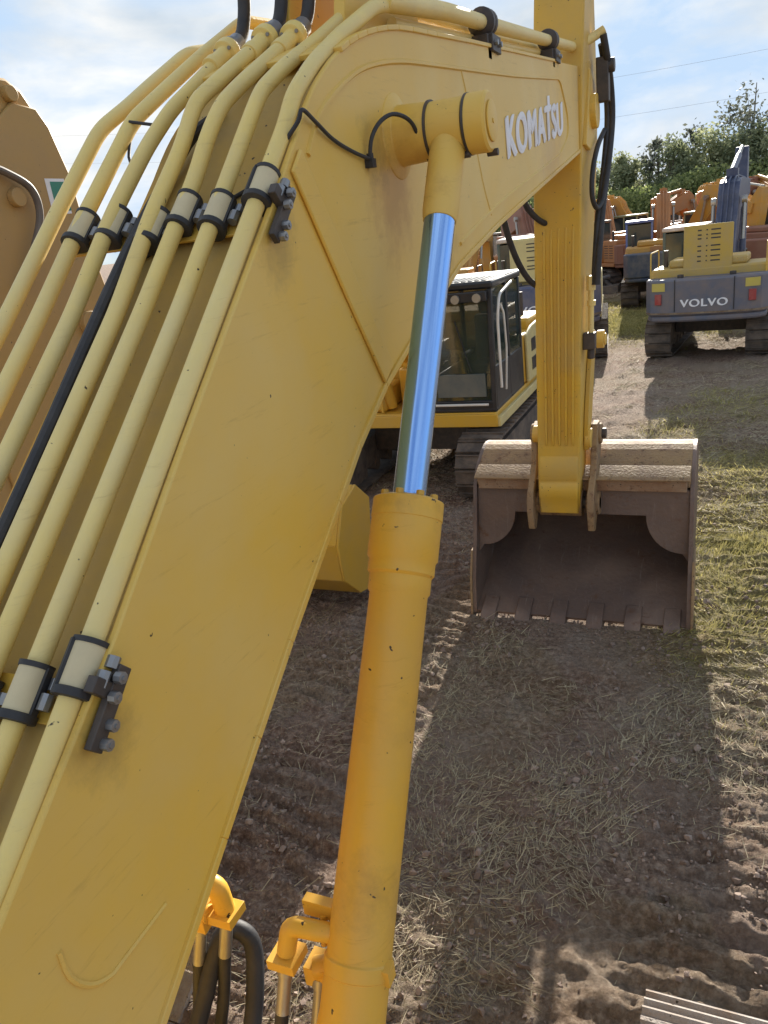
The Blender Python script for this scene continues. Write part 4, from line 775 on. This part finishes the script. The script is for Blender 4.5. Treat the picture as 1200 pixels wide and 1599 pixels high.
for lab, loc, rz, ho, bo, cwm, cb, po in BG:
    exc(lab, loc, R(rz), ho, bo, cwm, cb, .93, po or dict(foot=(.45, 1.9), knee=(1.9+random.random()*.4, 3.2+random.random()*.3), tip=(4.4, 2.8+random.random()*.4), top=(4.7, 3.6), end=(4.5, 1.3), buck=-40), hood='vent')
w = MB(); w.box(-1.2, 1.2, -.5, .5, 0, .45); o = w.build('bright_patch_slab', PALE_SLAB, None, bevel=.03); o.location = (-4.6, 36.2, .0); tag(o, 'pale slab added for a bright patch of ground beside the dark navy machine', 'slab')  # pale slab added in place of a bright patch of ground
w = MB()
for k in range(6): w.tube(smoothpath([(random.uniform(-1, 1), random.uniform(-.6, .6), .1+.12*k), (random.uniform(-1, 1), random.uniform(-.6, .6), .35+.1*k), (random.uniform(-1, 1), random.uniform(-.6, .6), .1+.1*k)], 6), .09, 8)
w.box(-1, 1, -.5, .5, 0, .3); o = w.build('scrap_pile', DRK, None); o.location = (-4.9, 33.4, 0); tag(o, 'heap of dark hoses and steel scrap behind the black hoses', 'scrap pile')
# ================================================================ trees
BARK = paint('grey_bark', (.12, .10, .085), .9, .3, 6)
def leaves(name, n, h, rx, rz, zc, size, c1, c2, parent, sparse=False, seed=0):
    g = np.random.default_rng(seed); k = 26 if not sparse else 34
    cc = g.normal(size=(k, 3)); cc /= np.linalg.norm(cc, axis=1)[:, None]; cc *= (g.random((k, 1))**.4); cc = cc*[rx, rx, rz]+[0, 0, zc]
    up = (cc[:, 2]-zc)/rz; cc[:, :2] *= (1-.35*np.clip(up, 0, 1))[:, None]
    i = g.integers(0, k, n); p = cc[i]+g.normal(size=(n, 3))*(np.array([.30, .30, .42]) if not sparse else np.array([.26, .26, .3]))*rx*.62*g.uniform(.6, 1.2, (k, 1))[i]
    a = g.normal(size=(n, 3)); a /= np.linalg.norm(a, axis=1)[:, None]; b = np.cross(a, g.normal(size=(n, 3))); b /= np.linalg.norm(b, axis=1)[:, None]; s = size*g.uniform(.6, 1.4, (n, 1))
    V = np.stack([p-a*s, p+b*s*.55, p+a*s, p-b*s*.55], 1).reshape(-1, 3); F = (np.arange(n)*4)[:, None]+np.arange(4)[None]
    m = MATS.get(name+str(c1)) or leafmat(name+str(c1), c1, c2, .6, .45); o = fastmesh(name, V, F, m, False); o.parent = parent; return o, cc
def tree(label, x, y, h, rx, kind=0, seed=0, group='trees along the back of the yard'):
    T = thing('tree', label, 'tree', (x, y, 0), 0, group)
    pal = [((.12, .15, .08), (.36, .39, .22)), ((.06, .07, .055), (.19, .20, .15)), ((.18, .21, .10), (.46, .48, .28))][kind]  # leaf colours lightened and greyed to carry distance haze
    sp = kind == 1; rz = h*(.40 if not sp else .36); o, cc = leaves('crown', 5200 if not sp else 1500, h, rx, rz, h-rz*1.02, .15 if not sp else .19, pal[0], pal[1], T, sp, seed)
    w = MB(); w.tube(smoothpath([(0, 0, 0), (.1, .05, h*.3), (-.05, .1, h*.6), (.05, 0, h*.92)], 4), list(np.linspace(.18, .03, 13)), 8)
    for c in cc[::2]:
        b = max(h*.15, c[2]*.62); w.tube([(0, .05, b), (c[0]*.5, c[1]*.5, (b+c[2])/2+.1), tuple(c)], [.06, .04, .015], 5)
    w.build('trunk', BARK, T)
tree('low bushy green tree just right of the hoses, first in the tree line', -10.2, 80, 7.0, 2.0, 0, 1)
tree('narrow pale green tree, second in the tree line from the hoses', -8.2, 78, 7.4, 1.7, 2, 2)
tree('dark leaved tree with thin top rising a little above the low trees', -5.8, 80, 8.8, 2.0, 1, 3)
tree('broad olive green tree behind the orange folded boom', -4.4, 77, 7.8, 2.3, 0, 4)
tree('dark spindly tree left of the tall sparse tree', -2.8, 81, 9.0, 1.9, 1, 5)
tree('pale yellow green tree behind the upright yellow panel', -1.2, 77, 8.3, 2.2, 2, 6)
tree('tallest tree, dark sparse crown above the tip of the blue boom', 1.9, 80, 12.3, 3.6, 1, 7)
tree('bushy green tree below the tallest sparse crown', 1.6, 76, 8.0, 2.2, 0, 8)
tree('dark sparse tree at the right edge of the frame beside the tallest', 4.2, 80, 10.3, 2.6, 1, 9)
tree('bright green tree at the right edge under the dark crowns', 3.9, 75, 8.4, 2.2, 2, 10)
tree('dull green tree seen in the gap beneath the boom', -17.5, 79, 7.0, 2.6, 0, 11)
tree('pale tree left of the first bushy tree, behind the arm', -12.8, 80, 7.2, 2.2, 2, 12)
u = bpy.data.objects.new('undergrowth', None)
n = 70000; g_ = np.random.default_rng(5); p = np.stack([g_.uniform(-30, 16, n), g_.uniform(70, 84, n), g_.random(n)**.8*5.4], 1)
p[:, 2] *= .6+.5*fbm(p[:, 0]*.35, p[:, 1]*.3, 3, 7); a = g_.normal(size=(n, 3)); a /= np.linalg.norm(a, axis=1)[:, None]; b = np.cross(a, g_.normal(size=(n, 3))); b /= np.linalg.norm(b, axis=1)[:, None]
V = np.stack([p-a*.16, p+b*.10, p+a*.16, p-b*.10], 1).reshape(-1, 3); o = fastmesh('undergrowth', V, (np.arange(n)*4)[:, None]+np.arange(4)[None], leafmat('undergrowth_leaves', (.10, .14, .04), (.42, .46, .18), .6, .45), False)
tag(o, 'continuous mass of green bushes and brambles along the back of the yard', 'bushes', kind='stuff')
for k, (z, lab) in enumerate([(24, 'upper thin overhead power line crossing the pale sky at right'), (17.5, 'lower thin overhead power line above the tree line')]):
    w = MB(); w.tube(smoothpath([(-160+40*i, 170-i*2, z+.0018*(i*40-160)**2*.25) for i in range(9)], 3), .018, 5); o = w.build('power_line', BOLT, None); tag(o, lab, 'power line', 'overhead power lines')  # lighter grey material stands in for haze over the wires
